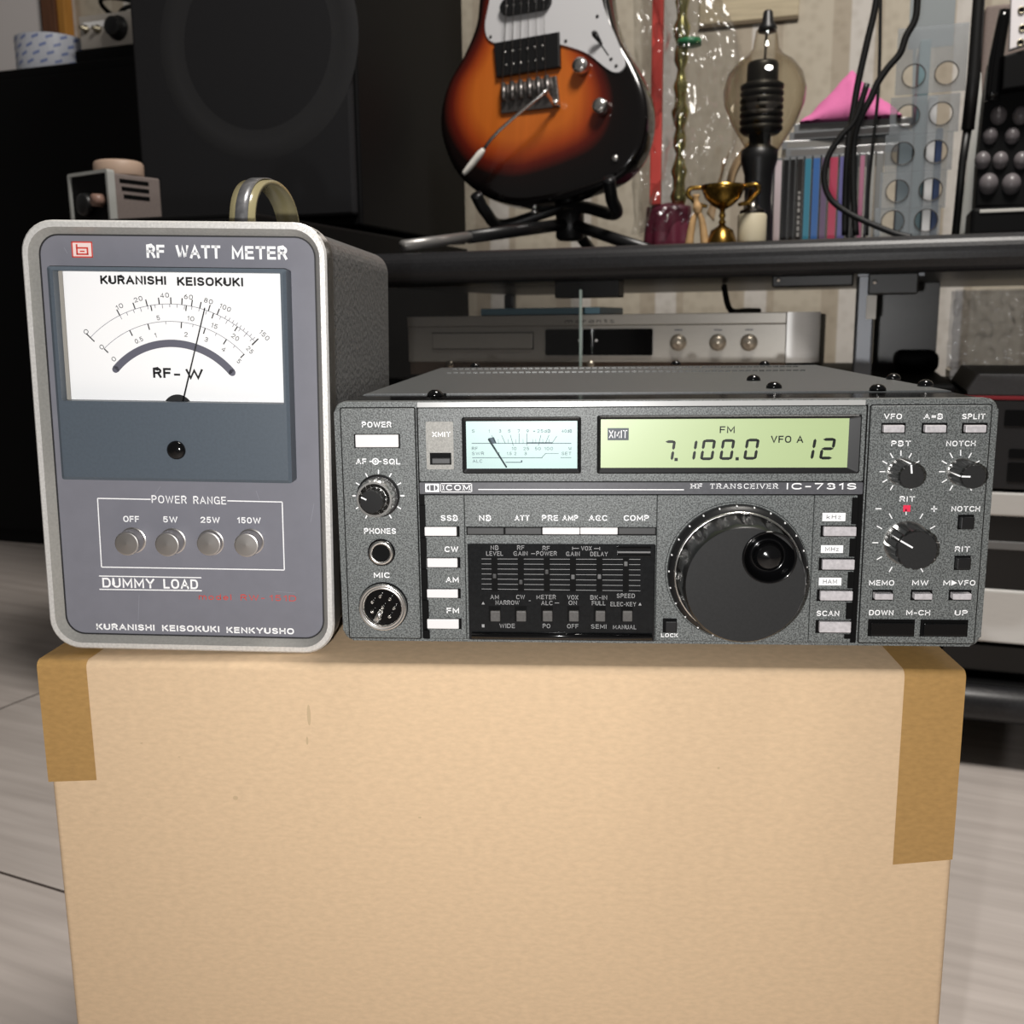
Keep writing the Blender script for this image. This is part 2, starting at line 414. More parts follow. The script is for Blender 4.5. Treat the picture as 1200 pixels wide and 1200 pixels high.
def wall_material():
    M_ = bpy.data.materials.new('striped_wallpaper'); M_.use_nodes = True; nt = M_.node_tree; b = nt.nodes['Principled BSDF']
    tc = nt.nodes.new('ShaderNodeTexCoord'); sp = nt.nodes.new('ShaderNodeSeparateXYZ'); nt.links.new(tc.outputs['Object'], sp.inputs[0])
    mt = nt.nodes.new('ShaderNodeMath'); mt.operation = 'MULTIPLY'; mt.inputs[1].default_value = 1/.17; nt.links.new(sp.outputs[0], mt.inputs[0])
    ad = nt.nodes.new('ShaderNodeMath'); ad.operation = 'ADD'; ad.inputs[1].default_value = .12; nt.links.new(mt.outputs[0], ad.inputs[0])
    fr = nt.nodes.new('ShaderNodeMath'); fr.operation = 'FRACT'; nt.links.new(ad.outputs[0], fr.inputs[0])
    rp = nt.nodes.new('ShaderNodeValToRGB'); cr = rp.color_ramp; cr.interpolation = 'EASE'
    A = lin((190, 181, 164)); B = lin((204, 199, 192)); D = lin((174, 163, 146))
    for e, (p, c) in zip([cr.elements[0], cr.elements[1]], ((0, A), (1, A))): e.position = p; e.color = c
    for p, c in ((.2, A), (.22, D), (.38, D), (.40, B), (.62, B), (.64, D), (.70, D), (.72, A)):
        e = cr.elements.new(p); e.color = c
    nt.links.new(fr.outputs[0], rp.inputs[0])
    tx = nt.nodes.new('ShaderNodeTexVoronoi'); tx.inputs['Scale'].default_value = 55; nt.links.new(tc.outputs['Object'], tx.inputs[0])
    r2 = nt.nodes.new('ShaderNodeValToRGB'); r2.color_ramp.elements[0].color = (.8, .78, .75, 1); r2.color_ramp.elements[1].color = (1.08, 1.08, 1.08, 1); r2.color_ramp.elements[1].position = .6
    nt.links.new(tx.outputs[0], r2.inputs[0])
    mx = nt.nodes.new('ShaderNodeMix'); mx.data_type = 'RGBA'; mx.blend_type = 'MULTIPLY'; mx.inputs[0].default_value = .55
    nt.links.new(rp.outputs[0], mx.inputs[6]); nt.links.new(r2.outputs[0], mx.inputs[7]); nt.links.new(mx.outputs[2], b.inputs['Base Color'])
    b.inputs['Roughness'].default_value = .8
    return M_
WALL_Y = .95
f = MB(); f.box(-3.2, 2.2, -1.2, 3.0, -.05, 0, floor_material()); tag(f.obj('floor'), None, None, kind='structure')
f = MB(); f.box(-2.6, 1.6, WALL_Y, WALL_Y+.1, 0, 2.5, wall_material()); tag(f.obj('wall_back', frame=ROOM), None, None, kind='structure')
wt = mat('cream_wood_trim', (196, 182, 152), .5, n=(14, .85, 1.05), stretch=(1, 1, 12))
x0, z0 = ROOM.loc(857, 26, WALL_Y); x1, z1 = ROOM.loc(936, 20, WALL_Y)
f = MB(); f.box(-.05, x1, WALL_Y-.007, WALL_Y, (z0+z1)/2, 1.35, wt, .002); f.box(-.05, x1, WALL_Y-.008, WALL_Y, (z0+z1)/2-.006, (z0+z1)/2, mat('trim_shadow_line', (105, 92, 72), .7))
tag(f.obj('trim_1', frame=ROOM), None, None, kind='structure')
xw = ROOM.loc(57, 40, WALL_Y)[0]; xa = ROOM.loc(63, 40, WALL_Y)[0]; xb = ROOM.loc(79, 40, WALL_Y)[0]; xc = ROOM.loc(88, 40, WALL_Y)[0]
f = MB(); f.box(xw, xa, WALL_Y-.02, WALL_Y, 0, 2.3, mat('dark_gap', (24, 17, 14), .7)); f.box(xa, xb, WALL_Y-.035, WALL_Y, 0, 2.3, mat('brown_door_post', (112, 74, 52), .45, n=(10, .75, 1.1), stretch=(8, 8, 1)), .003)
f.box(xb, xc, WALL_Y-.028, WALL_Y, 0, 2.3, mat('amber_door_post', (196, 138, 62), .45, n=(10, .85, 1.1), stretch=(8, 8, 1)), .003)
tag(f.obj('trim_2', frame=ROOM), None, None, kind='structure')
f = MB(); f.box(-2.6, xw, WALL_Y-.015, WALL_Y, 0, 2.3, mat('pale_door_leaf', (238, 232, 230), .6, bump=(60, .1, .001)))
tag(f.obj('door_1', frame=ROOM), None, None, kind='structure')
# ------------------------------------------------------------------ cardboard box
BT = FZ - .0105
yf = locz(WORLD, 600, 781, BT)[1]
BX0, BX1 = WORLD.loc(47.5, 800, yf)[0], WORLD.loc(1132.5, 800, yf)[0]
card = mat('kraft_cardboard', (212, 184, 150), .75, spec=.25, n=(260, .93, 1.05), bump=(520, .07, .0003), stretch=(1, 1, 2.2))
tapem = mat('brown_packing_tape', (168, 132, 80), .38, spec=.4, n=(300, .9, 1.07), bump=(380, .15, .0003), stretch=(1, 1, 2.2))
BF = Frame(Matrix.Translation(((BX0+BX1)/2, yf, 0)))
bw = (BX1-BX0)/2
box = thing('cardboard_box', 'brown cardboard box with taped corners carrying the wattmeter and the transceiver', 'box', BF)
f = MB(); b = bmesh.new(); bmesh.ops.create_cube(b, size=1)
for v in b.verts: v.co = Vector((v.co.x*2*bw, .15+v.co.y*.30, BT/2+v.co.z*BT))
bmesh.ops.bevel(b, geom=b.edges[:], offset=.0028, segments=4, profile=.5, affect='EDGES')
f.merge(b, card, True)
sm = mat('grey_scuff', (192, 168, 134), .8)
for (px, py, w, h) in ((362, 838, 2.2, 26), (360, 868, 1.4, 10), (276, 935, 3, 5), (166, 871, 1.6, 1.6), (210, 887, 1.4, 1.4), (492, 958, 2, 2), (842, 900, 1.5, 3)):
    x, z = BF.loc(px, py, 0); k = BF.k(px, py, 0); f.disc((x, z), k, -.00008, sm, 12)
    for v in f.bm.verts[-26:]: v.co.x = x+(v.co.x-x)*w; v.co.z = z+(v.co.z-z)*h/2
f.obj('carton', box)
def tape(px0, px1, pyb, slope):
    xa, za = BF.loc(px0, pyb, 0); xb, zb = BF.loc(px1, pyb+slope, 0)
    f = MB()
    prof = [(-.0002, None), (-.0002, BT-.0028)] + [(.0028-.003*math.cos(a), BT-.0028+.003*math.sin(a)) for a in (.4, .8, 1.2, PI/2)] + [(.28, BT+.0002)]
    vs, fs = [], []
    for (y, z) in prof:
        vs += [(xa, y, za if z is None else z), (xb, y, zb if z is None else z)]
    for i in range(len(prof)-1): fs.append((2*i, 2*i+1, 2*i+3, 2*i+2))
    f.raw(vs, fs, tapem, True)
    f.obj('packing_tape', box)['label'] = 'darker brown glossy strip of packing tape'
xe = BF.loc(48, 800, 0)[0]
tape(57, 113.5, 916, -2)
tape(1046, 1116, 1013, -6)
# ------------------------------------------------------------------ wattmeter
MF = Frame(Matrix.Translation((-.1235, .0096, FZ-.0077)) @ Matrix.Rotation(.0354, 4, 'Z') @ Matrix.Rotation(.0047, 4, 'X') @ Matrix.Rotation(.0233, 4, 'Y'))
MW, MH = .1164, .1689
alu = mat('cast_aluminium', (220, 218, 214), .42, .35, n=(900, .84, 1.06), bump=(1400, .25, .0004))
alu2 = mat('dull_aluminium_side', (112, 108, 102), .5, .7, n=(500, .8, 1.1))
hammer = mat('hammered_grey_paint', (98, 98, 98), .38, n=(330, .85, 1.1), bump=(420, .7, .0012))
mpan = mat('grey_meter_panel', (118, 118, 126), .45, spec=.35, n=(160, .97, 1.03))
slate = mat('slate_plastic', (76, 85, 94), .42, n=(900, .94, 1.06))
white = mat('white_print', (250, 250, 250), .5)
wface = mat('white_dial_card', (244, 244, 244), .5)
blk = mat('black_print', (16, 16, 18), .5)
pgrey = mat('grey_print', (92, 92, 104), .5)
red = mat('red_print', (205, 66, 56), .5)
steel = mat('turned_steel', (206, 202, 198), .32, 1)
wm = thing('watt_meter', 'grey RF watt meter with silver frame and white needle dial on the cardboard box', 'meter', MF)
f = MB()
co = rrect(.0016, MW-.0016, .0016, MH-.0016, .0105, 8)
f.prism(co, .012, .165, hammer, smooth=False); f.obj('case', wm)
f = MB()
o_ = rrect(0, MW, 0, MH, .0125, 8); a_ = rrect(.0007, MW-.0007, .0007, MH-.0007, .0119, 8); m_ = rrect(.0026, MW-.0026, .0026, MH-.0026, .0105, 8); i_ = rrect(.0052, MW-.0052, .0052, MH-.0052, .0075, 8)
f.ring(o_, a_, .0008, .012, alu, yi=0); f.ring(a_, m_, 0, .011, alu); f.ring(m_, i_, 0, .011, mat('frame_slope_grey', (172, 170, 164), .45, .3, n=(900, .9, 1.06)), yi=.0045)
n_ = len(o_)
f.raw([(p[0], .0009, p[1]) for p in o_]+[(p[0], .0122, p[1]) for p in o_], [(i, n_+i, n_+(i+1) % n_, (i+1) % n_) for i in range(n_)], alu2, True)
f.obj('front_frame', wm)['label'] = 'silver cast frame'
PY = .0042
f = MB()
f.prism(rrect(.0049, MW-.0049, .0049, MH-.0049, .0078, 8), PY, PY+.003, mpan)
ty = PY-.00012
f.ring(rrect(.0049, MW-.0049, .0049, MH-.0049, .0078, 8), rrect(.0055, MW-.0055, .0055, MH-.0055, .0073, 8), PY-.0002, PY+.001, mat('panel_gap', (30, 30, 32), .6))
# logo
xa, xb, za, zb = MF.rect(84, 108.6, 283, 302, ty)
f.quad(xa, xb, za, zb, ty, mat('pale_pink_print', (238, 214, 208), .5)); w = .0005
for q in ((xa, xb, zb-w, zb), (xa, xb, za, za+w), (xa, xa+w, za, zb), (xb-w, xb, za, zb)): f.quad(*q, ty-.00006, red)
lx, lz, lw, lh = xa+.0017, za+.001, xb-xa-.0034, zb-za-.002
for q in ((lx, lx+w*1.3, lz, lz+lh), (lx, lx+lw, lz, lz+w*1.2), (lx, lx+lw, lz+lh*.58, lz+lh*.58+w*1.2), (lx+lw-w*1.3, lx+lw, lz, lz+lh*.6), (lx+lw*.3, lx+lw*.7, lz+lh*.28, lz+lh*.28+w)): f.quad(*q, ty-.00006, red)
f.ptext(MF, 'RF', 171.5, 193, 294.6, 15, ty, white, wt=.2); f.ptext(MF, 'WATT', 206, 258.5, 295.2, 15, ty, white, wt=.2); f.ptext(MF, 'METER', 271.5, 336.5, 296.3, 15, ty, white, wt=.2)
f.ptext(MF, 'POWER', 177.7, 218.5, 585.3, 9, ty, white, 0); f.ptext(MF, 'RANGE', 226.5, 265, 586.3, 9, ty, white, 0)
c = [MF.loc(*p, ty) for p in ((114.3, 584), (330.7, 588.3), (333.2, 668), (119, 664.5))]
lw = .00042
t1 = MF.loc(176.5, 585.2, ty); t2 = MF.loc(266.5, 586.9, ty)
f.line(c[0], t1, lw, ty, white); f.line(t2, c[1], lw, ty, white)
for i in (1, 2, 3): f.line(c[i], c[(i+1) % 4], lw, ty, white)
for s_, xa_, xb_ in (('OFF', 144.5, 163), ('5W', 191, 208), ('25W', 235, 257.5), ('150W', 278, 305.5)):
    f.ptext(MF, s_, xa_, xb_, 608.2+(xa_-144)*.012, 7.2, ty, white)
f.ptext(MF, 'DUMMY', 120, 181, 683.3, 11.6, ty, white); f.ptext(MF, 'LOAD', 191.5, 232, 684.4, 11.6, ty, white)
f.line(MF.loc(116, 675, ty), MF.loc(236, 677, ty), lw, ty, white); f.line(MF.loc(116.5, 690.6, ty), MF.loc(236.5, 692.2, ty), lw, ty, white)
f.ptext(MF, 'model', 233, 271, 699.6, 7, ty, red, 0); f.ptext(MF, 'RW', 282, 303, 700.3, 7, ty, red, 0); f.ptext(MF, '-', 306, 310, 700.8, 7, ty, red, 0); f.ptext(MF, '151D', 316, 347, 701, 7, ty, red, 0)
for s_, xa_, xb_, yy in (('KURANISHI', 113, 181, 734.9), ('KEISOKUKI', 190, 257, 736.6), ('KENKYUSHO', 265.5, 344.5, 739)): f.ptext(MF, s_, xa_, xb_, yy, 7.4, ty, white, wt=.22)
scr = mat('panel_scratch', (140, 140, 148), .5)
for a, b_ in (((163, 697), (162, 727)), ((322, 693), (346, 695)), ((300, 575), (304, 586)), ((188, 570), (180, 582)), ((368, 590), (364, 612)), ((75, 290), (79, 297))):
    f.line(MF.loc(*a, ty), MF.loc(*b_, ty), .00016, ty, scr)
f.obj('front_panel', wm)
# dial housing
HY = -.0045                      # front of the housing
xa, za = MF.loc(53.5, 309, HY); xb, zb = MF.loc(341.5, 567, HY); xr = MF.loc(334.8, 320, HY)[0]
x0_, x1_ = (xa+MF.loc(71.5, 561, HY)[0])/2, (xr+xb)/2
z1_, z0_ = (za+MF.loc(334, 318, HY)[1])/2, (zb+MF.loc(72, 562, HY)[1])/2
wx0 = (MF.loc(63, 330, HY)[0]+MF.loc(71.5, 465, HY)[0])/2; wx1 = (MF.loc(328.5, 330, HY)[0]+MF.loc(332.5, 470, HY)[0])/2
wz1 = (MF.loc(65, 316, HY)[1]+MF.loc(326, 321, HY)[1])/2; wz0 = (MF.loc(75, 469.5, HY)[1]+MF.loc(330, 473.5, HY)[1])/2
f = MB()
fo = rrect(x0_, x1_, z0_, z1_, .0008, 2); fi = rrect(wx0, wx1, wz0, wz1, .0004, 2); fm = rrect(x0_+.0012, x1_-.0012, z0_+.0012, z1_-.0012, .0006, 2)
f.ring(fo, fm, HY+.0008, PY, slate, yi=HY); f.ring(fm, fi, HY, PY, slate)
hous = f.obj('dial_housing', wm); hous['label'] = 'slate grey plastic meter housing'
DYY = PY-.0022                   # dial card depth
f = MB(); f.quad(wx0, wx1, wz0, wz1, DYY, wface)
f.quad(wx0, wx0+.0016, wz0, wz1, DYY-.002, mat('dial_edge_strip', (150, 146, 138), .35)); dy = DYY-.0001
K = MF.k(200, 400, dy)
def d2(cx, cy): return MF.loc(40+cx/3.75, 300+cy/3.75, dy)
def dtext(s, cx, cy, wpx, hpx, m=blk, bold=1, ang=0, wt=None):
    x, z = d2(cx, cy); w2 = wpx/3.75*K/2
    f.text(s, x-w2, x+w2, z, hpx/3.75*K, dy, m, bold, ang=math.radians(ang), wt=wt)
dtext('KURANISHI', 435, 106, 286, 37, wt=.23); dtext('KEISOKUKI', 773, 113, 286, 37, wt=.23)
CX, CY = 622, 724
def arc(R, a0, a1, w, m, yy, n=60):
    x, z = d2(CX, CY); R = R/3.75*K; w = w/3.75*K
    f.disc((x, z), R+w/2, yy, m, n, math.radians(a0), math.radians(a1), R-w/2)
def tick(R0, R1, a, w, m=blk):
    x, z = d2(CX, CY); a = math.radians(a); q = K/3.75
    f.line((x+R0*q*math.cos(a), z+R0*q*math.sin(a)), (x+R1*q*math.cos(a), z+R1*q*math.sin(a)), w*q, dy, m)
def ang(cx, cy): return math.degrees(math.atan2(CY-cy, cx-CX))
R1, R2, R3 = 505, 431, 337
arc(R1, 44, 135, 2, pgrey, dy); arc(R2, 43, 134, 2, pgrey, dy); arc(R3, 39.5, 139, 32, pgrey, dy)
for a in (39.5, 139):
    x, z = d2(CX, CY); q = K/3.75; f.disc((x+R3*q*math.cos(math.radians(a)), z+R3*q*math.sin(math.radians(a))), 15*q, dy, pgrey, 20)
for p in ((393, 255), (465, 228), (520, 213), (575, 208), (627, 210), (675, 213), (717, 222), (752, 235), (790, 243), (827, 260)): tick(R1, R1+28, ang(*p), 5)
for p in ((540, 237), (692, 237), (805, 272), (900, 330)): tick(R1, R1-24, ang(*p), 5)
for t_ in range(20): tick(R1, R1-(14 if t_ % 3 else 18), 116-t_*3.7, 2.4, pgrey)
for t_ in range(9): tick(R1, R1+14, 62-t_*2.1, 2.4, pgrey)
tick(R1-24, R1+24, 135, 5); tick(R1-20, R1+20, 43.6, 6); tick(R2-24, R2, 134, 5); tick(R2-22, R2+2, 43, 5)
for p in ((443, 340), (523, 312), (668, 307), (767, 333), (855, 378)): tick(R2, R2-26, ang(*p), 5)
for p in ((600, 298), (718, 310), (815, 350), (893, 400)): tick(R2, R2-12, ang(*p), 2.4, pgrey)
for s_, cx, cy, wd in (('0', 228, 333, 20), ('10', 375, 222, 32), ('20', 457, 190, 38), ('40', 573, 173, 38), ('60', 678, 180, 38), ('80', 766, 198, 38), ('100', 840, 227, 50), ('150', 1012, 348, 50),
                       ('0', 297, 400, 18), ('5', 545, 272, 14), ('10', 688, 275, 30), ('15', 792, 307, 28), ('20', 884, 357, 34), ('25', 948, 413, 32),
                       ('0', 350, 453, 17), ('0.5', 460, 370, 36), ('1', 533, 348, 7), ('2', 667, 345, 14), ('3', 757, 367, 14), ('4', 833, 410, 16), ('5', 900, 462, 14)):
    dtext(s_, cx, cy, wd, 20, blk, 0, ang(cx, cy)-90)
dtext('RF', 562, 514, 80, 44, wt=.22); dtext('-', 628, 519, 28, 44, wt=.2); dtext('W', 704, 519, 76, 44, wt=.22)
x, z = d2(CX+10, 640); f.disc((x, wz0-.0033), 66/3.75*K, dy-.0002, blk, 24, 0, PI)
f.obj('dial_card', hous)['label'] = 'white dial card with printed power scales'
f = MB(); a0 = Vector((d2(656, 638)[0], dy-.0006, d2(656, 638)[1])); a1 = Vector((d2(752, 228)[0], dy-.0006, d2(752, 228)[1]))
f.tube([a0, a1], [.00032, .00022], blk, 6); f.obj('needle', hous)['label'] = 'thin black needle'
f = MB(); x, z = MF.loc(206.7, 527.5, HY); r = 11*MF.k(207, 527, HY)
f.lathe([(r, 0), (r*.97, .0006), (r*.8, .0013), (r*.45, .0018), (0, .002)], (x, HY, z), mat('gloss_black', (9, 9, 10), .12), n=32); f.obj('screw', hous)['label'] = 'glossy black adjusting screw'
for px, py, pr in ((156.3, 633, .0068), (202.8, 634, .0068), (247.3, 635.6, .003), (294.2, 634.6, .0068)):
    f = MB(); x, z = MF.loc(px, py, PY); r = 15.4*K
    f.lathe([(r*1.04, 0), (r*1.04, .0004), (r*.96, .0006), (r*.96, pr-.0004), (r*.92, pr), (r*.84, pr+.0001), (0, pr+.0003)], (x, PY, z), steel, n=40, smooth=False); f.obj('push_button', wm)['label'] = 'turned steel button'
# carrying strap on the top
xs = MF.loc(284, 258, .045)[0]; strap = mat('clear_amber_vinyl', (166, 156, 118), .2, trans=.2, alpha=1); strapg = mat('grey_strap_core', (128, 128, 130), .3, .5, n=(300, .7, 1.2))
yn, yr = .046, .125; zt = MF.loc(310, 217, .08)[1]
def sp(t, x):
    a = PI*t
    return (x, (yn+yr)/2-math.cos(a)*(yr-yn)/2, MH-.004+(zt-MH+.004)*math.sin(a)**.62)
hw = 14.5*MF.k(285, 250, .05)
hd = MB(); hd.grid(lambda u, v: sp(u, xs-hw+2*hw*v), 40, 2, strap, thick=.0022)
ho = hd.obj('handle', wm); ho['label'] = 'arched clear amber carrying strap'
f = MB(); f.grid(lambda u, v: Vector(sp(u, xs-hw*.5+hw*v)) + Vector((0, math.cos(PI*u)*-.0026, .0026*math.sin(PI*u))), 40, 1, strapg, thick=.0006); f.obj('strap_core', ho)['label'] = 'grey reinforcing band'
for x in (.014, MW-.014):
    for y in (.02, .145):
        f = MB(); f.lathe([(.006, -.0022), (.006, .0022)], (x, y, 0), mat('black_rubber', (22, 22, 22), .7), 'z', 20); f.obj('rubber_foot', wm)
# ------------------------------------------------------------------ transceiver
TF = Frame(Matrix.Translation((0, 0, FZ)))
TW, TH = .241, .0925
paint = mat('sparkle_charcoal_paint', (96, 99, 98), .42, spec=.5, n=(1900, .5, 1.6, .4), bump=(1500, .3, .0003))
groove = mat('groove_black', (9, 9, 9), .6, spec=.1)
lidm = mat('lid_grey_paint', (82, 84, 84), .42, n=(700, .88, 1.1), bump=(900, .2, .0003))
satin = mat('satin_black', (20, 20, 21), .4)
gloss = mat('gloss_black', (9, 9, 10), .12)
btn = mat('pearl_button', (226, 224, 224), .3)
btnd = mat('dark_grey_button', (62, 62, 62), .4)
btnc = mat('clear_grey_button', (188, 184, 186), .25, n=(700, .85, 1.15))
knobm = mat('knob_black', (20, 20, 20), .3)
knobf = mat('knob_face_black', (34, 34, 34), .55, spec=.3, n=(1200, .9, 1.1))
chrome = mat('chrome', (230, 228, 224), .22, 1)
tgrey = mat('faint_grey_print', (150, 150, 150), .5)
tr = thing('transceiver', 'charcoal radio transceiver with lit display and large tuning dial', 'radio', TF)
YP = -.0006; YT = YP-.00012
R = TF.rect
fp = MB()
fp.prism(rrect(0, TW, 0, TH, .0038, 5), 0, .006, paint, .0016, 4)
xl0, xl1, zz0, zz1 = R(396.5, 488.5, 480, 748)
zb = TF.loc(600, 748.5, 0)[1]; zt_ = TF.loc(600, 477.5, 0)[1]
xr0 = (TF.loc(1019, 500, 0)[0]+TF.loc(1007, 740, 0)[0])/2; xl1 = (TF.loc(488.5, 500, 0)[0]+TF.loc(491, 740, 0)[0])/2
pl = .0026
for xa, xb in ((pl, xl1), (xr0, TW-pl)):
    fp.prism(rrect(xa-.0004, xb+.0004, zb-.0004, zt_+.0004, .0008, 2), -.0001, .001, groove)
    fp.prism(rrect(xa, xb, zb, zt_, .0006, 2), YP, .001, paint, .0002, 1)
xc0, xc1 = xl1+.0012, xr0-.0032
zs1, zs0 = TF.loc(600, 565, 0)[1], TF.loc(600, 578.5, 0)[1]
fp.prism(rrect(xc0-.0005, xc1+.0022, zb-.0002, zt_+.0004, .0004, 2), -.0001, .001, groove)
fp.prism(rrect(xc0, xc1+.0016, zs1+.0003, zt_, .0006, 2), YP, .001, paint, .0002, 1)        # window surround
fp.prism(rrect(xc0, xc1+.0016, zs0, zs1, .0003, 2), YP-.0002, .001, mat('name_strip', (84, 84, 88), .35, n=(900, .9, 1.1)))
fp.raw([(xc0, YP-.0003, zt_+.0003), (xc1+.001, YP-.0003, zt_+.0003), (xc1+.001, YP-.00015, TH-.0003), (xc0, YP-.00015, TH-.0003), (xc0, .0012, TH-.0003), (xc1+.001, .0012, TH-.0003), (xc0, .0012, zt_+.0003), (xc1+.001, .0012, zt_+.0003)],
       [(0, 1, 2, 3), (3, 2, 5, 4), (0, 3, 4, 6), (1, 7, 5, 2), (0, 6, 7, 1)], mat('flash_glare_edge', (168, 168, 166), .3, spec=.9))  # chamfer coloured lighter to stand for the flash glare
# vertical columns below the strip
xv = [(TF.loc(a, 600, 0)[0]+TF.loc(b, 740, 0)[0])/2 for a, b in ((498, 502), (545, 546.5), (769.5, 768), (953.5, 947))]
zl1 = zs0-.0005
for xa, xb in ((xv[0], xv[1]-.0001), (xv[1]+.0001, xv[2]-.0001), (xv[2]+.0001, xv[3]-.0001), (xv[3]+.0001, xc1)):
    fp.prism(rrect(xa, xb, zb, zl1, .0002, 1), YP, .001, paint, .00015, 1)
# ---- lettering
def tx(s, x0, x1, y, h=6.6, m=None, bold=1, yy=None, **kw): fp.ptext(TF, s, x0, x1, y, h, YT if yy is None else yy, m or white, bold, **kw)
tx('POWER', 424, 458.5, 497.5); tx('AF', 417, 429.5, 540.7); tx('SQL', 449, 469, 540.9)
x, z = TF.loc(440, 540.7, YT); k = TF.k(440, 540, YT)
fp.disc((x, z), 4*k, YT, white, 24, r0=2.6*k); fp.disc((x, z), 1.5*k, YT, white, 12); fp.line((x-7*k, z), (x-4*k, z), 1.2*k, YT, white); fp.line((x+4*k, z), (x+7*k, z), 1.2*k, YT, white)
tx('PHONES', 426.7, 464, 622.3); tx('MIC', 438, 456.5, 674)
for s_, a, b_, y in (('SSB', 516.5, 536.5, 607), ('CW', 521, 537, 643.6), ('AM', 522.5, 537.5, 679.3), ('FM', 523.5, 538, 715.5), ('NB', 561.5, 575.5, 607), ('ATT', 603, 620.5, 607), ('PRE', 635, 654, 607), ('AMP', 659, 677.5, 607), ('AGC', 690, 711.5, 607), ('COMP', 731, 760.5, 607)):
    tx(s_, a, b_, y)
tx('LOCK', 774.8, 794.5, 744.4, 4.6); tx('SCAN', 957, 983.5, 718.8)
tx('VFO', 1036, 1057, 488); tx('A=B', 1082.5, 1105, 488); tx('SPLIT', 1127.5, 1154.7, 488)
tx('PBT', 1044.5, 1067.5, 519.7); tx('NOTCH', 1109, 1143.3, 519.7); tx('RIT', 1054.3, 1072.3, 584.8)
tx('NOTCH', 1115, 1148.5, 596.3); tx('RIT', 1119, 1136.7, 643.5); tx('MEMO', 1018.5, 1048, 683); tx('MW', 1069, 1088, 683); tx('M', 1105.5, 1113.5, 683); tx('VFO', 1122.5, 1143, 683)
a, b_ = TF.loc(1114.8, 683, YT), TF.loc(1121.8, 683, YT); q = .0011
fp.raw([(a[0], YT, a[1]-q), (b_[0], YT, a[1]), (a[0], YT, a[1]+q)], [(0, 1, 2)], white)
tx('DOWN', 1018.5, 1047, 718); tx('M-CH', 1062, 1090, 718); tx('UP', 1119, 1134, 718.2)
def pline(p, q_, w, m=None, yy=None):
    yy = YT if yy is None else yy
    fp.line(TF.loc(*p, yy), TF.loc(*q_, yy), w*TF.k(*p, yy), yy, m or white)
pline((1026, 596.2), (1033, 596.2), 1.4); pline((1091, 596.3), (1098.3, 596.3), 1.4); pline((1094.6, 592.6), (1094.6, 600), 1.4)
xa, xb, za, zc = R(1058.4, 1067, 592, 599.6, YT); fp.quad(xa, xb, za, zc, YT, mat('red_marker', (236, 52, 84), .4))
def ticks(cx, cy, r0, r1, angs, w=1.3):
    for a in angs:
        a = math.radians(a); pline((cx+r0*math.cos(a), cy-r0*math.sin(a)), (cx+r1*math.cos(a), cy-r1*math.sin(a)), w)
ticks(443.5, 581, 25.5, 30.5, range(-60, 241, 30)); ticks(1055.8, 552.7, 18.5, 25, range(-60, 241, 30)); ticks(1125.8, 552.7, 18.5, 25.5, range(-60, 241, 30)); ticks(1061.8, 636, 32.5, 39.5, range(-60, 241, 30))
# strip print
YS = YP-.0003
xa, xb, za, zc = R(498.3, 514.6, 566.8, 576.6, YS); fp.quad(xa, xb, za, zc, YS, white)
sg = mat('name_strip', (84, 84, 88)); x, z = (xa+xb)/2, (za+zc)/2; k = TF.k(506, 571, YS)
for sgn in (-1, 1): fp.disc((x+sgn*3.4*k, z), 3*k, YS-.00006, sg, 20, PI/2 if sgn < 0 else -PI/2, 1.5*PI if sgn < 0 else PI/2)
xq = 3.0*k; fp.quad(x-xq*.75, x+xq*.75, z-3.4*k, z+3.4*k, YS-.00006, sg)
for q in ((516, 553.2, 566.3, 567.1), (516, 553.2, 576, 576.8), (516, 516.8, 566.3, 576.8), (552.4, 553.2, 566.3, 576.8)):
    xa, xb, za, zc = R(*q, YS); fp.quad(xa, xb, za, zc, YS, white)
tx('ICOM', 519, 551, 571.4, 6.6, yy=YS, serif=True)
pline((560.5, 573.6), (801.5, 573.9), 1.1, yy=YS)
tx('HF', 809.7, 823, 569.6, 6.2, yy=YS, serif=True); tx('TRANSCEIVER', 832, 911.5, 569.7, 6.2, yy=YS, serif=True, bold=0); tx('IC-731S', 922, 1003.5, 569.8, 7.8, yy=YS, wt=.185)
for s_, q in (('kHz', (963.7, 990.8, 601, 610.7)), ('MHz', (962, 988, 639, 648)), ('HAM', (959.6, 986, 677, 686))):
    xa, xb, za, zc = R(*q, YT); fp.quad(xa, xb, za, zc, YT, white)
    tx(s_, q[0]+5, q[1]-5, (q[2]+q[3])/2, 5.2, mat('grey_print2', (70, 70, 74), .5), 0, YT-.00008)
